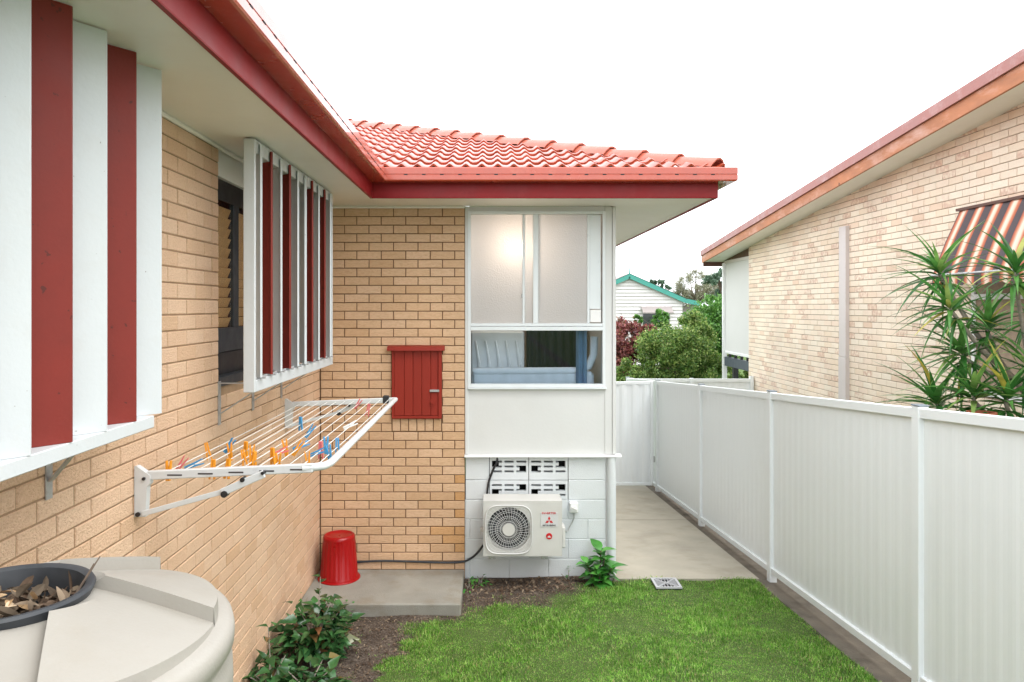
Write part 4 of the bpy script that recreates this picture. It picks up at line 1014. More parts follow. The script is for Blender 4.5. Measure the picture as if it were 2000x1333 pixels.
for k, (a_, dz) in enumerate(((.35, .02), (.28, .03))):
    bm = B(); p0 = Vector((TCX + .13 * math.cos(a_), TCY + .13 * math.sin(a_), -.71)); tube(bm, [p0, p0 + Vector((.045, .03 + k * .03, .07 + dz))], [.003, .0016], 5)
    single('twig', bm, M['bark'], ('thicker' if k == 0 else 'thinner') + ' dry twig poking over the right rim of the tank strainer', 'twig', p0)

# ------------------------------------------------------------------ steel fence and gate
def ftop(y): return -.646 - .0783 * (y - 4.654)
def rib_sheet(bm, P0, P1, z0a, z1a, z0b, z1b, side, pitch=.127, dep=.0024):
    """corrugated steel sheet from P0 to P1 (xy); bottom/top z at both ends; side = unit normal toward the viewer"""
    P0, P1 = Vector(P0), Vector(P1); L = (P1 - P0).length; n = max(1, round(L / pitch)); fr = [(0, 0), (.3, 0), (.5, 1), (.72, 1), (.97, .1)]
    us = []
    for k in range(n):
        for f_, h_ in fr: us.append(((k + f_) / n, h_))
    us.append((1, 0)); prev = None
    for u, h_ in us:
        p = P0.lerp(P1, u) + Vector(side) * dep * h_
        row = (bm.verts.new((p.x, p.y, z0a + (z0b - z0a) * u)), bm.verts.new((p.x, p.y, z1a + (z1b - z1a) * u)))
        if prev: bm.faces.new((prev[0], row[0], row[1], prev[1]))
        prev = row
fence = thing('steel_fence', 'long white corrugated steel boundary fence beside the lawn and path', 'fence', (FEX, 7, -2.69))
posts = [.0, 2.2, 4.654, 7.105, 9.478, 11.95, 14.55]
FH = 1.75
for i, y in enumerate(posts):
    t = ftop(y); bm = B(); box(bm, FEX - .035, FEX + .035, y - .04, y + .04, t - FH - .1, t + .012, bev=.004); part('post', bm, M['fence'], fence)
    bm = B(); box(bm, FEX - .038, FEX + .038, y - .043, y + .043, t + .0125, t + .022, bev=.003); part('post_cap', bm, M['fence_cap'], fence)
    if i + 1 < len(posts):
        y2 = posts[i + 1]; ta, tb = ftop(y + .041), ftop(y2 - .041)
        bm = B(); rib_sheet(bm, (FEX, y + .041, 0), (FEX, y2 - .041, 0), ta - FH + .02, ta - .02, tb - FH + .02, tb - .02, (-1, 0, 0)); part('steel_sheet', bm, M['fence'], fence)
        for nm, o_, h_ in (('top_rail', 0, .062), ('bottom_rail', -FH + .05, .055)):
            bm = B(); A = []; Bq = []
            for yy, tt, l in ((y + .041, ta, A), (y2 - .041, tb, Bq)): l += [(FEX - .026, yy, tt + o_ - h_), (FEX + .02, yy, tt + o_ - h_), (FEX + .02, yy, tt + o_), (FEX - .022, yy, tt + o_), (FEX - .026, yy, tt + o_ - .004)]
            extrude_profile(bm, None, A, Bq); part(nm, bm, M['fence'], fence)
gate = thing('gate', 'white corrugated steel gate closing the far end of the path', 'gate', (2.0, 11.95, -2.96))
GT, GB = -1.225, -2.93; gy = 11.95
for nm, a_ in (('gate_stile', (2.625, 2.675, gy - .02, gy + .02, GB, GT)), ('gate_stile', (1.26, 1.31, gy - .02, gy + .02, GB, GT)), ('gate_rail', (1.311, 2.624, gy - .02, gy + .02, GT - .05, GT)), ('gate_rail', (1.311, 2.624, gy - .02, gy + .02, GB, GB + .045))):
    bm = B(); box(bm, *a_, bev=.004); part(nm, bm, M['fence'], gate)
bm = B(); rib_sheet(bm, (1.311, gy, 0), (2.624, gy, 0), GB + .046, GT - .051, GB + .046, GT - .051, (0, -1, 0), .19, .016); part('steel_sheet', bm, M['fence'], gate)
bm = B(); box(bm, 2.676, 2.70, gy - .02, gy + .0, -2.55, -2.45); part('hinge', bm, M['galv'], gate)
cf = thing('steel_fence', 'low far cross fence of white steel in front of the green bushes', 'fence', (4, 14.6, -3.2))
for i in range(3):
    x = 2.84 + i * 1.2; bm = B(); box(bm, x - .035, x + .035, 14.56, 14.64, -3.25, -1.43 + (.04 if i == 2 else 0), bev=.004); part('post', bm, M['fence'], cf)
    if i < 2:
        bm = B(); rib_sheet(bm, (x + .036, 14.6, 0), (x + 1.164, 14.6, 0), -3.2, -1.47, -3.2, -1.47, (0, -1, 0)); part('steel_sheet', bm, M['fence'], cf)
        bm = B(); box(bm, x + .036, x + 1.164, 14.57, 14.625, -1.50, -1.44); part('top_rail', bm, M['fence'], cf)

# ------------------------------------------------------------------ drain grate
gr = thing('drain_grate', 'square white drain grate set in the grass at the path end', 'drain grate', (1.655, 6.85, float(gz(1.655, 6.85))))
gx, gyy, gzz = 1.655, 6.85, float(gz(1.655, 6.85)) + .035; hw = .122
for a_ in ((gx - hw, gx + hw, gyy - hw, gyy - hw + .022), (gx - hw, gx + hw, gyy + hw - .022, gyy + hw), (gx - hw, gx - hw + .022, gyy - hw + .0225, gyy + hw - .0225), (gx + hw - .022, gx + hw, gyy - hw + .0225, gyy + hw - .0225)):
    bm = B(); box(bm, *a_, gzz - .014, gzz); part('frame_bar', bm, M['grate'], gr)
bm = B(); inn = hw - .023
for s1 in (-1, 1): bar(bm, (gx - inn, gyy - inn * s1, gzz - .006), (gx + inn, gyy + inn * s1, gzz - .006), .012, .011)
for k in range(-3, 4):
    o_ = k * .029; e_ = max(abs(o_), .012)
    for s1 in (-1, 1):
        bar(bm, (gx + o_, gyy + s1 * e_, gzz - .006), (gx + o_, gyy + s1 * inn, gzz - .006), .0058, .010)
        bar(bm, (gx + s1 * e_, gyy + o_, gzz - .006), (gx + s1 * inn, gyy + o_, gzz - .006), .0058, .010)
part('slats', bm, M['grate'], gr, kind='stuff')
bm = B(); box(bm, gx - hw + .004, gx + hw - .004, gyy - hw + .004, gyy + hw - .004, gzz - .10, gzz - .0175); part('pit', bm, M['dark'], gr)

# ------------------------------------------------------------------ neighbour's house
nb = thing('neighbour_house', "neighbouring pale cream brick house with sloping roof beyond the fence", 'house', (NX + 3, 9, -3.1))
NY0, NY1 = 1.5, 14.93
def nsof(y): return 1.23 + .104 * (NY1 - y)
bm = B(); poly_prism(bm, [(NX + .009, NY0, -3.4), (NX + .009, NY1, -3.4), (NX + .009, NY1, nsof(NY1) + .05), (NX + .009, NY0, nsof(NY0) + .05)], (.2, 0, 0)); nwall = part('brick_wall', bm, M['mortar_n'], nb)
nit = []
NW = (6.2, 8.0, -.95, .9)
for a_, z_, L_, H_, r_ in lay('n', NY0, NY1, (-3.2, 2.9), NY1 - 60 * BL, [NW]):
    if z_ - H_ / 2 > nsof(a_) + .0: continue
    px = 958 + NX * 1420 / max(a_, .3); py = 600 - z_ * 1420 / max(a_, .3)
    seen = 1460 < px < 2000 and py > 0 and z_ > -1.0 + (9 - a_) * .03 and not (px > 1800 and py > 440)
    nit.append((L_ * H_ * (1420 / a_) ** 2 * NX / a_ if seen else 0, 'n', (NX, a_, z_), L_, H_, 'brick_n'))
nit.sort(key=lambda t: -t[0])
for _, ax, p, L_, H_, mm in nit[:300]: link('brick', brick_me(BC, L_, H_, ax, M[mm]), p, nwall)
join_bricks(nit[300:], 'brickwork', nb, ['brick_n'], None)
NBX, NYE = 4.88, 16.8
def rake(bm, xa, xb, o0, o1, ya=0.5, yb=NYE):
    A = [(xa, ya, nsof(ya) + o0), (xb, ya, nsof(ya) + o0), (xb, ya, nsof(ya) + o1), (xa, ya, nsof(ya) + o1)]
    Bq = [(xa, yb, nsof(yb) + o0), (xb, yb, nsof(yb) + o0), (xb, yb, nsof(yb) + o1), (xa, yb, nsof(yb) + o1)]
    extrude_profile(bm, None, A, Bq)
bm = B(); rake(bm, NBX + .03, NX + .25, .0, .015); part('soffit', bm, M['soffit'], nb)
bm = B(); rake(bm, NBX, NBX + .028, -.02, .14); part('barge_board', bm, M['timber'], nb)
bm = B(); rake(bm, NBX - .028, NBX + .05, .143, .262, yb=NYE + .02); part('barge_capping', bm, M['pink_cap'], nb)
bm = B(); rake(bm, NBX + .06, NX + 8, .17, .24); part('roof', bm, M['pink_cap'], nb)
bm = B(); z = nsof(NYE); box(bm, NBX + .03, NX + 8, NYE - .03, NYE, z - .1, z + .16); part('end_fascia', bm, M['brown'], nb)
bm = B(); poly_prism(bm, [(NX + .04, NY1 + .01, 1.0), (NX + .04, 16.58, 1.0), (NX + .04, 16.58, nsof(16.58) - .0), (NX + .04, NY1 + .01, nsof(NY1) - .0)], (.04, 0, 0)); part('gable_panel', bm, M['brown'], nb)
bm = B(); box(bm, NX + .03, NX + .09, NY1 + .01, 16.60, .985, 1.05); part('blind_head', bm, M['conduit'], nb)
bm = B(); box(bm, NX + .05, NX + .056, NY1 + .02, 16.53, -1.0, .984); part('roll_blind', bm, M['blind'], nb)
bm = B(); box(bm, NX + .03, NX + .08, NY1 + .02, 16.53, -1.05, -.995, bev=.004); part('blind_bar', bm, M['white'], nb)
bm = B(); box(bm, NX + .03, NX + .12, NY1 + .01, 16.56, -1.33, -1.13); part('deck_beam', bm, M['slate'], nb)
bm = B(); box(bm, NX + .0, NX + .09, 16.56, 16.64, -3.2, 1.0); part('verandah_post', bm, M['white'], nb)
bm = B(); box(bm, NX + .16, NX + .26, 16.3, 16.42, -3.2, -1.33); part('stump', bm, M['black'], nb)
for k in range(4):
    bm = B(); box(bm, NX + .05, NX + .1, 15.15 + k * .38, 15.21 + k * .38, -1.13, -1.05); part('bracket', bm, M['black'], nb)
bm = B(); box(bm, NX - .055, NX + .005, 10.74, 10.95, -.74, 1.20, bev=.004); part('duct', bm, M['conduit'], nb)
bm = B(); box(bm, NX - .06, NX + .005, 10.735, 10.955, -2.9, -.745, bev=.004); part('duct', bm, M['conduit'], nb)
# neighbour's window and awning
bm = B(); box(bm, NX + .06, NX + .08, NW[0], NW[1], NW[2], NW[3]); nwin = part('window', bm, M['shade_dark'], nb)
for a_ in ((NW[0], NW[1], NW[3] - .05, NW[3]), (NW[0], NW[1], NW[2], NW[2] + .06), (NW[0], NW[1], .08, .14)):
    bm = B(); box(bm, NX - .015, NX + .055, a_[0], a_[1], a_[2], a_[3]); part('frame_rail', bm, M['white'], nwin)
for y in (NW[0], 7.1, NW[1] - .05):
    bm = B(); box(bm, NX - .01, NX + .054, y, y + .05, NW[2] + .061, NW[3] - .051); part('frame_stile', bm, M['white'], nwin)
aw = thing('awning', 'brown, orange and cream striped canvas awning on the neighbouring brick wall', 'awning', (NX, 7.2, .3))
ay0, ay1 = 6.1, 8.13
bm = B(); uvl = bm.loops.layers.uv.new('UVMap'); rows = []
for p_ in ((NX - .06, 1.07), (NX - .22, .72), (NX - .36, .36)):
    rows.append([bm.verts.new((p_[0] + .008 * math.sin(k * 2.2), ay0 + (ay1 - ay0) * k / 24, p_[1])) for k in range(25)])
for a_, b_ in zip(rows, rows[1:]):
    for k in range(24):
        f = bm.faces.new((a_[k], a_[k + 1], b_[k + 1], b_[k]))
        for l in f.loops: l[uvl].uv = ((l.vert.co.y - ay1) / .265, l.vert.co.z)
bmesh.ops.translate(bm, verts=bm.verts, vec=(0, 0, 0)); part('canvas', bm, M['stripe'], aw, smooth=True)
bm = B(); uvl = bm.loops.layers.uv.new('UVMap'); rows = [[bm.verts.new((NX - .36 - .002 * j, ay0 + (ay1 - ay0) * k / 24, .345 - j * (.11 + .012 * math.cos(k * math.pi)))) for k in range(25)] for j in (0, 1)]
for k in range(24):
    f = bm.faces.new((rows[0][k], rows[0][k + 1], rows[1][k + 1], rows[1][k]))
    for l in f.loops: l[uvl].uv = ((l.vert.co.y - ay1) / .265, l.vert.co.z)
part('valance', bm, M['stripe'], aw)
bm = B(); tube(bm, [(NX - .355, ay0, .352), (NX - .355, ay1 + .02, .352)], .013, 10); part('front_bar', bm, M['galv'], aw)
bm = B(); box(bm, NX - .08, NX - .001, ay0, ay1 + .03, 1.07, 1.10); part('head_box', bm, M['brown'], aw)
for y in (ay0 + .02, ay1):
    bm = B(); tube(bm, [(NX - .005, y, .34), (NX - .355, y, .35)], .009, 8); part('side_arm', bm, M['galv'], aw)

# ------------------------------------------------------------------ plants
def leaf_bm(L, wd, fold=.25, droop=.3, seg=4, tip=.5):
    bm = B(); prev = None
    for i in range(seg + 1):
        t = i / seg; wv = wd * (math.sin(math.pi * (t ** tip)) if 0 < t < 1 else .03); p_ = Vector((0, L * t, -droop * L * t * t))
        row = [bm.verts.new(p_ + Vector((-wv, 0, fold * wv))), bm.verts.new(p_), bm.verts.new(p_ + Vector((wv, 0, fold * wv)))]
        if prev:
            for k in range(2): bm.faces.new((prev[k], prev[k + 1], row[k + 1], row[k]))
        prev = row
    return bm
def aim(dirv, roll=0):
    d_ = Vector(dirv).normalized(); return (d_.to_track_quat('Y', 'Z').to_matrix().to_4x4() @ Matrix.Rotation(roll, 4, 'Y')).to_euler()
def shrub(name, label, cat, base, meshes, stems, n_leaf, spread, h, group=None, stem_mat='wood_stem', leaf_scale=(.7, 1.2), sprigs=(), dome=True):
    base = Vector(base); t = thing(name, label, cat, base, group)
    paths = []
    for s in range(stems):
        a_ = random.uniform(0, 6.28); rr = spread * random.uniform(.3, 1); hh = h * random.uniform(.55, 1)
        tip = base + Vector((rr * math.cos(a_), rr * math.sin(a_), hh)); mid = base + Vector((rr * .35 * math.cos(a_), rr * .35 * math.sin(a_), hh * .55)); paths.append((base + Vector((.02 * math.cos(a_), .02 * math.sin(a_), 0)), mid, tip))
    for sp in sprigs: paths.append((base, base + Vector(sp) * .5 + Vector((.01, 0, .03)), base + Vector(sp)))
    for p_ in paths:
        bm = B(); tube(bm, p_, [.007, .005, .003], 5); part('stem', bm, M[stem_mat], t)
    for k in range(n_leaf):
        p0, p1, p2 = random.choice(paths[:stems]); u = random.uniform(.25, 1.0); pos = p0.lerp(p1, u * 2) if u < .5 else p1.lerp(p2, u * 2 - 1)
        if dome and random.random() < .75:
            a_ = random.uniform(0, 6.28); el = math.asin(random.random()); rr = random.uniform(.55, 1)
            pos = base + Vector((spread * rr * math.cos(el) * math.cos(a_), spread * rr * math.cos(el) * math.sin(a_), h * (.12 + .85 * rr * math.sin(el))))
        pos += Vector((random.gauss(0, .03), random.gauss(0, .03), random.gauss(0, .025)))
        pos.z = max(pos.z, base.z + .03)
        out_ = (pos - base); out_.z = 0; dv = out_.normalized() * .8 + Vector((random.gauss(0, .6), random.gauss(0, .6), random.uniform(-.2, .7)))
        o = link('leaf', random.choice(meshes), pos, t); o.rotation_euler = aim(dv, random.gauss(0, .4)); sc = random.uniform(*leaf_scale); o.scale = (sc, sc, sc)
    for sp in paths[stems:]:
        for k in range(5):
            pos = sp[1].lerp(sp[2], .3 + .7 * k / 4); a_ = k * 2.4
            o = link('leaf', random.choice(meshes), pos, t); o.rotation_euler = aim((math.cos(a_), math.sin(a_), .5), 0); o.scale = (.8, .8, .8)
    return t
gl = [meshof(leaf_bm(random.uniform(.085, .11), random.uniform(.027, .035), .3, random.uniform(.1, .45)), 'leaf', M['gloss_leaf'], smooth=True) for _ in range(6)]
shrub('shrub', 'dense dark green glossy shrub at the foot of the side wall', 'shrub', (-1.36, 5.62, -2.69), gl, 12, 295, .28, .40, leaf_scale=(.85, 1.35), sprigs=((-.02, .28, .50),))
shrub('shrub', 'sparse glossy shrub with a tall reddish shoot beside the rain tank', 'shrub', (-1.53, 5.02, -2.69), gl, 6, 110, .17, .26, sprigs=((-.02, .05, .46),))
shrub('shrub', 'low spreading glossy shrub at the bottom edge in front of the dense shrub', 'shrub', (-1.26, 5.0, -2.69), gl, 6, 130, .24, .20)
hl = [meshof(leaf_bm(random.uniform(.12, .16), random.uniform(.04, .05), .3, random.uniform(.2, .5), 5, .75), 'leaf', M['hyd_leaf'], smooth=True) for _ in range(5)]; HL = 1.2
hy = thing('hydrangea_plant', 'small bright green broad-leaved plant at the block wall corner', 'plant', (1.03, 6.93, -2.66))
for hx, hy_, hh in ((-.11, 0, .22), (.03, .05, .32), (.12, -.03, .18), (.0, -.08, .14), (.06, .02, .26)):
    p0 = LOC[hy] + Vector((hx * .3, hy_ * .3, 0)); p1 = LOC[hy] + Vector((hx, hy_, hh))
    bm = B(); tube(bm, [p0, p0.lerp(p1, .6), p1], .007, 6); part('stem', bm, M['bark'], hy)
    for k in range(15):
        a_ = k * 2.4; o = link('leaf', random.choice(hl), p0.lerp(p1, .25 + .75 * k / 14), hy); o.rotation_euler = aim((math.cos(a_), math.sin(a_), -.1 + .07 * k), random.gauss(0, .2)); sc = random.uniform(.75, 1.2); o.scale = (sc,) * 3
sw = [meshof(leaf_bm(random.uniform(.05, .07), .014, .3, .3), 'leaf', M['hyd_leaf'], smooth=True) for _ in range(3)]
for wx, wy, nl, lb in ((-.10, 7.02, 16, 'tiny weed sprouting under the left end of the block wall'), (-.20, 6.9, 12, 'tiny flat weed in bare soil beside the slab edge'), (.76, 7.05, 8, 'single thin weed against the middle of the block wall'), (-1.25, 6.27, 14, 'tiny weed tuft at the slab edge near the bucket'), (-1.62, 6.32, 16, 'thin weed between the side wall and the slab')):
    shrub('weed', lb, 'weed', (wx, wy, -2.69), sw, 3, nl, .08, .12 if wx > -1.3 else .22, 'weeds in the bare soil', leaf_scale=(.6, 1))

# dracaena beyond the fence
dr = thing('dracaena', 'spiky green dracaena with bare branching stems behind the near fence', 'plant', (4.55, 6.15, -2.6))
def sword(L, wd, droop):
    return leaf_bm(L, wd, .5, droop, 6, .42)
sl_ = [meshof(sword(random.uniform(.38, .54), random.uniform(.021, .028), random.uniform(.1, .6)), 'leaf', M['sword_leaf'], smooth=True) for _ in range(9)]
crowns = [(1861, 612, 5.9, -.5, .55), (1838, 545, 6.25, -.35, .8), (1982, 545, 5.75, .1, .9), (1930, 650, 6.1, -.1, .6), (1884, 700, 6.05, -.4, .4), (1903, 785, 5.75, -.1, .7), (1832, 800, 6.0, -.3, .6), (2010, 730, 5.7, .2, .5), (2015, 620, 6.2, .3, .5), (1965, 790, 5.6, .1, .6)]
root = Vector((4.55, 6.15, -2.6)); hub = at(2030, 800, 6.1); hub2 = at(1975, 735, 6.05); low_hub = at(1990, 850, 6.0)
bm = B(); tube(bm, [root, root.lerp(hub, .5) + Vector((.03, 0, 0)), hub], [.045, .04, .034], 10); part('stem', bm, M['wood_stem'], dr, angle=60)
bm = B(); tube(bm, [hub, hub2], [.032, .026], 8); part('stem', bm, M['wood_stem'], dr, angle=60)
bm = B(); tube(bm, [root.lerp(hub, .55), low_hub], [.03, .025], 8); part('stem', bm, M['wood_stem'], dr, angle=60)
nl_tot = 0
for k, (px, py, Y, dx, up) in enumerate(crowns):
    c_ = at(px, py, Y); src = hub2 if k in (0, 1, 3, 4) else (hub if k in (2, 7, 8) else low_hub)
    mid = src.lerp(c_, .5) + Vector((0, 0, -.05)); bm = B(); tube(bm, [src, mid, c_, c_ + Vector((dx * .05, 0, .05))], [.023, .02, .016, .01], 7); part('stem', bm, M['wood_stem'], dr, angle=60)
    axis = Vector((dx, -.1, up)).normalized()
    for i in range(30):
        nl_tot += 1
        a_ = i * 2.4; el = 1.45 * (1 - i / 30) ** .8 * random.uniform(.8, 1.1) + .12
        side = axis.orthogonal().normalized(); side.rotate(Matrix.Rotation(a_, 3, axis)); dv = axis * math.cos(el) + side * math.sin(el)
        o = link('leaf', random.choice(sl_), c_ + axis * (.08 * i / 30), dr); o.rotation_euler = aim(dv, 0); sc = random.uniform(.75, 1.1); o.scale = (sc,) * 3
bm = B()
for px, py, Y, dx, up in crowns:      # older leaves hanging below each crown
    c_ = at(px, py, Y)
    for i in range(13):
        a_ = random.uniform(0, 6.28); b_ = sword(random.uniform(.22, .42), random.uniform(.016, .024), random.uniform(.4, .9)); b_.transform(Matrix.Translation(c_ - Vector((dx * .06, 0, .05))) @ aim((math.cos(a_), math.sin(a_), random.uniform(-.5, .3))).to_matrix().to_4x4())
        t_ = bpy.data.meshes.new('t'); b_.to_mesh(t_); b_.free(); bm.from_mesh(t_); bpy.data.meshes.remove(t_)
part('old_leaves', bm, M['sword_leaf'], dr, kind='stuff')
pt = thing('planter', 'terracotta planter top just showing over the fence below the dracaena', 'planter', (3.75, 5.55, -2.5))
bm = B(); lathe(bm, [(.08, -2.5), (.09, -1.3), (.085, -.86)], 24, (3.75, 5.55, 0)); part('body', bm, M['terracotta'], pt, angle=40)
bm = B(); lathe(bm, [(.086, -.861), (.1, -.86), (.1, -.80), (.085, -.80), (.08, -.84)], 24, (3.75, 5.55, 0)); part('rim', bm, M['terracotta'], pt, angle=40)

# bushes and trees in the distance
def foliage(name, centre, rad, n_clump, n_leaf, size, m, parent, flat=1.0, shell=.55, narrow=.45, up=0.0, tight=.5):
    ce = np.array(centre); rad = np.array(rad)
    v = rng.normal(size=(n_clump, 3)); v /= np.linalg.norm(v, axis=1)[:, None]
    rr = shell + (1 - shell) * rng.random(n_clump) ** .6; cl = ce + v * rr[:, None] * rad
    csz = rng.uniform(.16, .34, n_clump) * rad.min()
    k = rng.integers(0, n_clump, n_leaf); p = cl[k] + rng.normal(size=(n_leaf, 3)) * csz[k][:, None] * tight * np.array([1, 1, flat])
    a_ = rng.normal(size=(n_leaf, 3)); a_[:, 2] += up; a_ /= np.linalg.norm(a_, axis=1)[:, None]
    b_ = np.cross(a_, rng.normal(size=(n_leaf, 3))); b_ /= np.linalg.norm(b_, axis=1)[:, None]
    s = size * rng.uniform(.6, 1.4, n_leaf)[:, None]
    n_ = np.cross(a_, b_)
    V = np.stack([p - a_ * s, p + b_ * s * narrow + n_ * s * .12, p + a_ * s, p - b_ * s * narrow + n_ * s * .12], 1).reshape(-1, 3)
    Fq = np.arange(n_leaf * 4).reshape(-1, 4)
    me_ = np_mesh(name, V, Fq, m, LOC[parent]); o = link(name, me_, LOC[parent], parent); o['kind'] = 'stuff'; return o
def tree(label, cat, base, crowns_, m, n_leaf, size, clumps, trunk_r=.06, name='bush', limbs=5, **kw):
    t = thing(name, label, cat, base); b_ = Vector(base)
    c0_ = Vector(crowns_[0][0]); bm = B(); tube(bm, [b_, b_.lerp(c0_, .5) + Vector((.05, 0, 0)), c0_], [trunk_r, trunk_r * .8, trunk_r * .4], 8); part('trunk', bm, M['bark'], t)
    for k in range(limbs):
        ce, ra = crowns_[k % len(crowns_)]; a_ = random.uniform(0, 6.28); el = random.uniform(-.1, .9)
        tip = Vector(ce) + Vector((ra[0] * .75 * math.cos(a_), ra[1] * .75 * math.sin(a_), ra[2] * .75 * el)); st = b_.lerp(c0_, random.uniform(.45, .9))
        bm = B(); tube(bm, [st, st.lerp(tip, .5) + Vector((0, 0, .1 * ra[2])), tip], [trunk_r * .45, trunk_r * .3, trunk_r * .1], 5); part('limb', bm, M['bark'], t)
    tot = sum(r_[0] * r_[2] for _, r_ in crowns_)
    for ce, ra in crowns_:
        f_ = ra[0] * ra[2] / tot; foliage('crown', ce, ra, max(8, int(clumps * f_)), int(n_leaf * f_), size, m, t, **kw)
    return t
GZN = -3.2
tree('rounded yellow-green bush just behind the far cross fence', 'bush', (4.6, 18.0, GZN), [(at(1318, 702, 18), (.92, .9, .84)), (at(1358, 662, 18.3), (.58, .7, .6)), (at(1243, 733, 17.8), (.45, .6, .42)), (at(1390, 735, 17.6), (.45, .6, .6)), (at(1455, 735, 18.6), (.4, .5, .4))], M['bush'], 85000, .033, 210, shell=.4, tight=.4)
tree('bright green conical tree right of the yellow-green bush, beside the white blind', 'tree', (6.3, 20.5, GZN), [(at(1390, 655, 20.5), (.75, .8, 1.15)), (at(1345, 690, 20.5), (.6, .7, .7))], M['conifer'], 30000, .045, 170, shell=.4, name='tree', up=.8)
tree('dark red leaved shrub beside the house corner, left of the bushes', 'shrub', (4.0, 19.5, GZN), [(at(1225, 665, 19.5), (.65, .7, .5)), (at(1262, 650, 19.8), (.35, .5, .32)), (at(1212, 715, 19.3), (.4, .5, .7))], M['red_bush'], 16000, .045, 90, shell=.35)
tree('small lime green sapling tip in front of the weatherboard house', 'sapling', (6.2, 24, GZN), [(at(1290, 622, 24), (.3, .3, .25)), (at(1247, 624, 24), (.16, .2, .2))], M['conifer'], 2600, .05, 30, trunk_r=.03, limbs=3)
tree('grey-olive wispy tree behind the weatherboard house', 'tree', (16.6, 60, GZN), [(at(1362, 560, 60), (1.9, 1.8, 1.35)), (at(1335, 585, 60), (1.0, 1.2, .9)), (at(1395, 570, 60), (1.0, 1.2, 1.0))], M['olive'], 9000, .10, 120, trunk_r=.25, name='tree', limbs=16, narrow=.25, up=1.2)
tree('dark blue-green tree showing beside the neighbour verandah', 'tree', (18.5, 55, GZN), [(at(1404, 545, 55), (.9, 1, 1.1)), (at(1425, 560, 55), (1.2, 1, 1.4))], M['dark_tree'], 2600, .13, 26, trunk_r=.2, name='tree', limbs=9)
tree('small dark tree top rising over the green gable roof', 'tree', (13.6, 60, GZN), [(at(1278, 558, 60), (.9, .8, .5)), (at(1296, 566, 60), (.6, .6, .4))], M['dark_tree'], 1600, .12, 18, trunk_r=.15, name='tree')

# weatherboard house
wh = thing('weatherboard_house', 'distant white weatherboard house with teal green gable trim', 'house', (8, 44, GZN))
HYF = 40.0; pk = at(1229, 540, HYF); er = at(1338, 588, HYF); ee = at(1368, 594, HYF)
lxm = 2 * pk.x - er.x
bm = B(); poly_prism(bm, [(lxm, HYF + .1, GZN), (er.x - .13, HYF + .1, GZN), (er.x - .13, HYF + .1, er.z + .1), (pk.x, HYF + .1, pk.z - .05), (lxm, HYF + .1, er.z + .1)], (0, 9, 0)); part('wall', bm, M['weatherboard'], wh)
bm = B(); z = GZN
while z < pk.z - .25:      # lapped boards
    half = (er.x - .13 - pk.x) if z < er.z else (pk.z - .12 - z) / (pk.z - er.z - .1) * (er.x - pk.x - .13)
    if half > .1:
        poly_prism(bm, [(pk.x - half, HYF + .099, z), (pk.x - half, HYF + .03, z), (pk.x - half, HYF + .085, z + .17)], (2 * half, 0, 0))
    z += .19
part('weatherboards', bm, M['weatherboard'], wh, kind='stuff')
for s in (1, -1):
    bm = B(); f = lambda p_: (pk.x + s * (p_.x - pk.x), HYF - .1, p_.z)
    pts = [f(pk), f(er), f(ee)]
    for a_, b_ in zip(pts, pts[1:]): bar(bm, a_, b_, .06, .24)
    part('barge_board', bm, M['green_trim'], wh)
    bm = B()
    vs = [bm.verts.new((p_[0], y, p_[2] + .16)) for y in (HYF - .15, HYF + 9.2) for p_ in pts]
    for k in range(2): bm.faces.new((vs[k], vs[k + 1], vs[k + 4], vs[k + 3]))
    part('roof', bm, M['far_roof'], wh)
bm = B(); tube(bm, [(pk.x, HYF - .1, pk.z), (pk.x, HYF - .1, pk.z + .55)], [.05, .015], 6); part('finial', bm, M['green_trim'], wh)
w0, w1 = at(1256, 611, HYF), at(1308, 640, HYF)
bm = B(); box(bm, w0.x, w1.x, HYF + .0, HYF + .06, w1.z, w0.z); wwn = part('window', bm, M['shade_dark'], wh)
bm = B(); poly_prism(bm, [(w0.x - .1, HYF + .05, w0.z + .35), (w0.x - .1, HYF - .5, w0.z + .02), (w0.x - .1, HYF - .5, w0.z - .04), (w0.x - .1, HYF + .05, w0.z + .29)], (w1.x - w0.x + .2, 0, 0)); part('window_hood', bm, M['far_roof'], wh)
bm = B(); box(bm, er.x - .12, ee.x, HYF + .6, HYF + 9, GZN, er.z - .25); part('side_verandah', bm, M['far_roof'], wh)

# ------------------------------------------------------------------ room contents seen through the clear pane
hb = thing('headboard', 'white headboard seen through the clear lower window pane', 'headboard', (X(972), 7.75, -1.25))
bm = B(); box(bm, X(918) * 1.06, X(1025) * 1.06, 7.72, 7.78, -1.25, -.255, bev=.02); part('panel', bm, M['pale_cloth'], hb)
for k in range(5):
    x = X(930 + k * 20) * 1.06; bm = B(); tube(bm, [(x, 7.715, -.95), (x + .03, 7.71, -.6), (x - .01, 7.715, -.36)], [.012, .018, .01], 6); part('carving', bm, M['pale_cloth'], hb)
bench = thing('window_seat', 'blue-grey upholstered seat behind the bottom of the lower pane', 'seat', (X(1045), 7.45, -1.25))
bm = B(); box(bm, X(920), X(1165), 7.33, 7.6, -1.25, -.655, bev=.03); part('cushion', bm, M['grey_cloth'], bench)
bm = B(); tube(bm, [(X(924), 7.36, -.655), (X(1130), 7.36, -.648), (X(1155), 7.37, -.60), (X(1165), 7.37, -.48), (X(1166), 7.37, -.30)], .04, 12); part('bolster', bm, M['grey_cloth'], bench, angle=60)
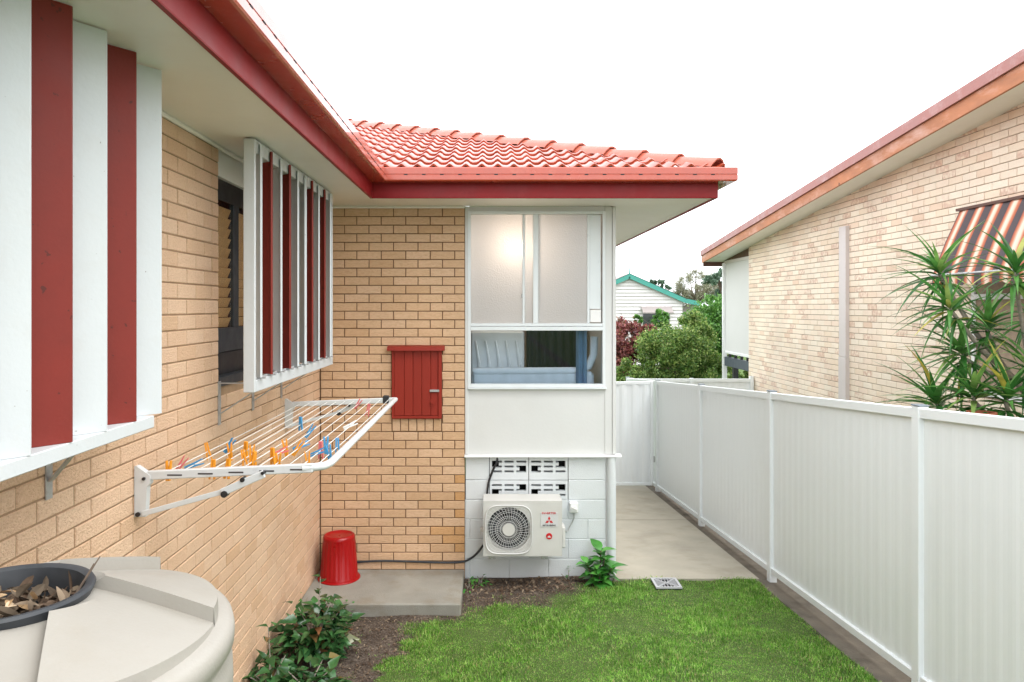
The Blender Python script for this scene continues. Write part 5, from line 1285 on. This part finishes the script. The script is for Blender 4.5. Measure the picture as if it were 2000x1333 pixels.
def curtain(label, x0, x1, y, z0, z1, m, amp=.025, wl=.07):
    bm = B(); n = int((x1 - x0) / .008); prev = None
    for k in range(n + 1):
        x = x0 + (x1 - x0) * k / n; row = (bm.verts.new((x, y + amp * math.sin(x / wl * 6.28), z0)), bm.verts.new((x, y + amp * .8 * math.sin(x / wl * 6.28 + .3), z1)))
        if prev: bm.faces.new((prev[0], row[0], row[1], prev[1]))
        prev = row
    return single('curtain', bm, M[m], label, 'curtain', ((x0 + x1) / 2, y, z0), smooth=True)
curtain('dark charcoal curtain in the middle of the room behind the lower pane', X(1028) * 1.13, X(1126) * 1.13, 8.12, -1.24, .2, 'dark_cloth', .03, .09)
curtain('dusty blue curtain at the right side of the bay window', X(1128), X(1150), BY + .12, -.9, .9, 'blue_cloth', .02, .06)
tb = thing('side_table', 'honey timber table inside the room behind the lower pane', 'table', (.49, 7.94, -1.25))
bm = B(); box(bm, .38, .60, 7.82, 8.06, -.72, -.68); part('top', bm, M['wood_in'], tb)
for x in (.39, .56):
    for y in (7.83, 8.02):
        bm = B(); box(bm, x, x + .03, y, y + .03, -1.25, -.721); part('leg', bm, M['wood_in'], tb)
lp = thing('pendant_lamp', 'lit round lamp glowing through the frosted left pane', 'lamp', (X(1002), BY + .42, .45))
lc_ = Vector((X(1003) * 1.05, BY + .36, .60))
bm = B(); bmesh.ops.create_uvsphere(bm, u_segments=20, v_segments=12, radius=.11); bmesh.ops.translate(bm, verts=bm.verts, vec=lc_); part('globe', bm, M['lamp'], lp, smooth=True)
bm = B(); tube(bm, [lc_ + Vector((0, 0, .11)), (lc_.x, lc_.y, .955)], .006, 6); part('rod', bm, M['white'], lp)

# ------------------------------------------------------------------ lawn
def blades(name, xr, yr, n, lmin, lmax, wd, mask, m, label, cat, lean=.75):
    x = rng.uniform(*xr, n); y = rng.uniform(*yr, n); keep = rng.random(n) < mask(x, y); x, y = x[keep], y[keep]
    keep = ~((np.abs(x - gx) < hw) & (np.abs(y - gyy) < hw)) & ~((x < BXL + .01) & (y > 6.30)); x, y = x[keep], y[keep]; n = len(x)
    z = gz(x, y) + .012 * np.sin(x * 7) * np.sin(y * 6.1) - .004
    az = rng.uniform(0, 6.283, n); L = rng.uniform(lmin, lmax, n) * (.75 + .5 * np.sin(x * 5 + 2) * np.sin(y * 4)) ** 1; L = np.clip(L, lmin, lmax * 1.2); le = np.abs(rng.normal(0, lean, n)) + .15
    dx, dy = np.cos(az), np.sin(az); w_ = wd * rng.uniform(.6, 1.3, n)
    p0 = np.stack([x, y, z], -1); sd = np.stack([-dy, dx, 0 * x], -1) * w_[:, None] / 2
    h1 = np.stack([dx * L * .45 * np.sin(le * .6), dy * L * .45 * np.sin(le * .6), L * .5 * np.cos(le * .6)], -1)
    h2 = h1 + np.stack([dx * L * .5 * np.sin(le * 1.4), dy * L * .5 * np.sin(le * 1.4), L * .5 * np.cos(le * 1.4)], -1)
    V = np.stack([p0 - sd, p0 + sd, p0 + h1 + sd * .8, p0 + h1 - sd * .8, p0 + h2 + sd * .1, p0 + h2 - sd * .1], 1).reshape(-1, 3)
    b_ = np.arange(n)[:, None] * 6; Fq = np.concatenate([b_ + np.array([0, 1, 2, 3]), b_ + np.array([3, 2, 4, 5])], 0)
    me_ = np_mesh(name, V, Fq, m); o = link(name, me_, (0, 0, 0), None); tag(o, label, cat, None, 'stuff'); return o
blades('lawn', (-.98, 2.58), (3.6, 7.12), 280000, .012, .042, .0048, lambda x, y: lawn_mask(x, y) ** 1.3 * np.clip(.74 + .5 * np.sin(x * 4.1 + np.sin(y * 3.3) * 2) * np.sin(y * 5.2 + x * 1.7) + .35 * np.sin(x * 17 + y * 9) * np.sin(y * 19), .45, 1), M['grass'], 'short green lawn between the house and the white fence', 'grass')
blades('lawn', (-.95, 2.58), (.6, 3.6), 30000, .025, .05, .006, lambda x, y: np.where(x > -.6, 1, 0), M['grass'], 'part of the lawn nearest below the camera', 'grass')
def tuft(x, y):
    f = np.sin(x * 13 + 1.3 * np.sin(y * 9)) * np.sin(y * 11 + 2 + np.cos(x * 7)); return np.where((f > .62) & (x > -1.25), .55, .03) * (1 - lawn_mask(x, y)) * (y < 6.75)
blades('grass_tufts', (-1.6, 1.1), (4.6, 6.9), 14000, .012, .03, .0045, tuft, M['grass'], 'sparse grass tufts on the bare soil beside the slab', 'grass')
# clods, bark bits and dead stalks on the bare soil
n = 9000; x = rng.uniform(-1.66, 1.2, n); y = rng.uniform(4.4, 7.14, n); keep = (rng.random(n) > lawn_mask(x, y) * 1.2) & ~((x < BXL + .01) & (y > 6.30)); x, y = x[keep], y[keep]; n = len(x)
z = gz(x, y) + .012 * np.sin(x * 7) * np.sin(y * 6.1) + .003
az = rng.uniform(0, 6.283, n); s = rng.uniform(.004, .018, n) * (1 + .8 * (y > 6.75)); u = np.stack([np.cos(az), np.sin(az), rng.normal(0, .25, n)], -1) * s[:, None]; v = np.stack([-np.sin(az), np.cos(az), rng.normal(0, .4, n)], -1) * (s * rng.uniform(.2, .6, n))[:, None]
p = np.stack([x, y, z], -1); hgt = np.stack([0 * x, 0 * x, s * .5], -1)
V = np.stack([p - u, p - v + hgt, p + u, p + v + hgt * .6, p + hgt * 1.3], 1).reshape(-1, 3); b_ = np.arange(n)[:, None] * 5
Fq = np.concatenate([b_ + np.array(q_) for q_ in ([0, 1, 4], [1, 2, 4], [2, 3, 4], [3, 0, 4])], 0)
o = link('soil_litter', np_mesh('soil_litter', V, Fq, M['litter']), (0, 0, 0), None); tag(o, 'clods and bark bits on the bare soil along the walls', 'litter', None, 'stuff')
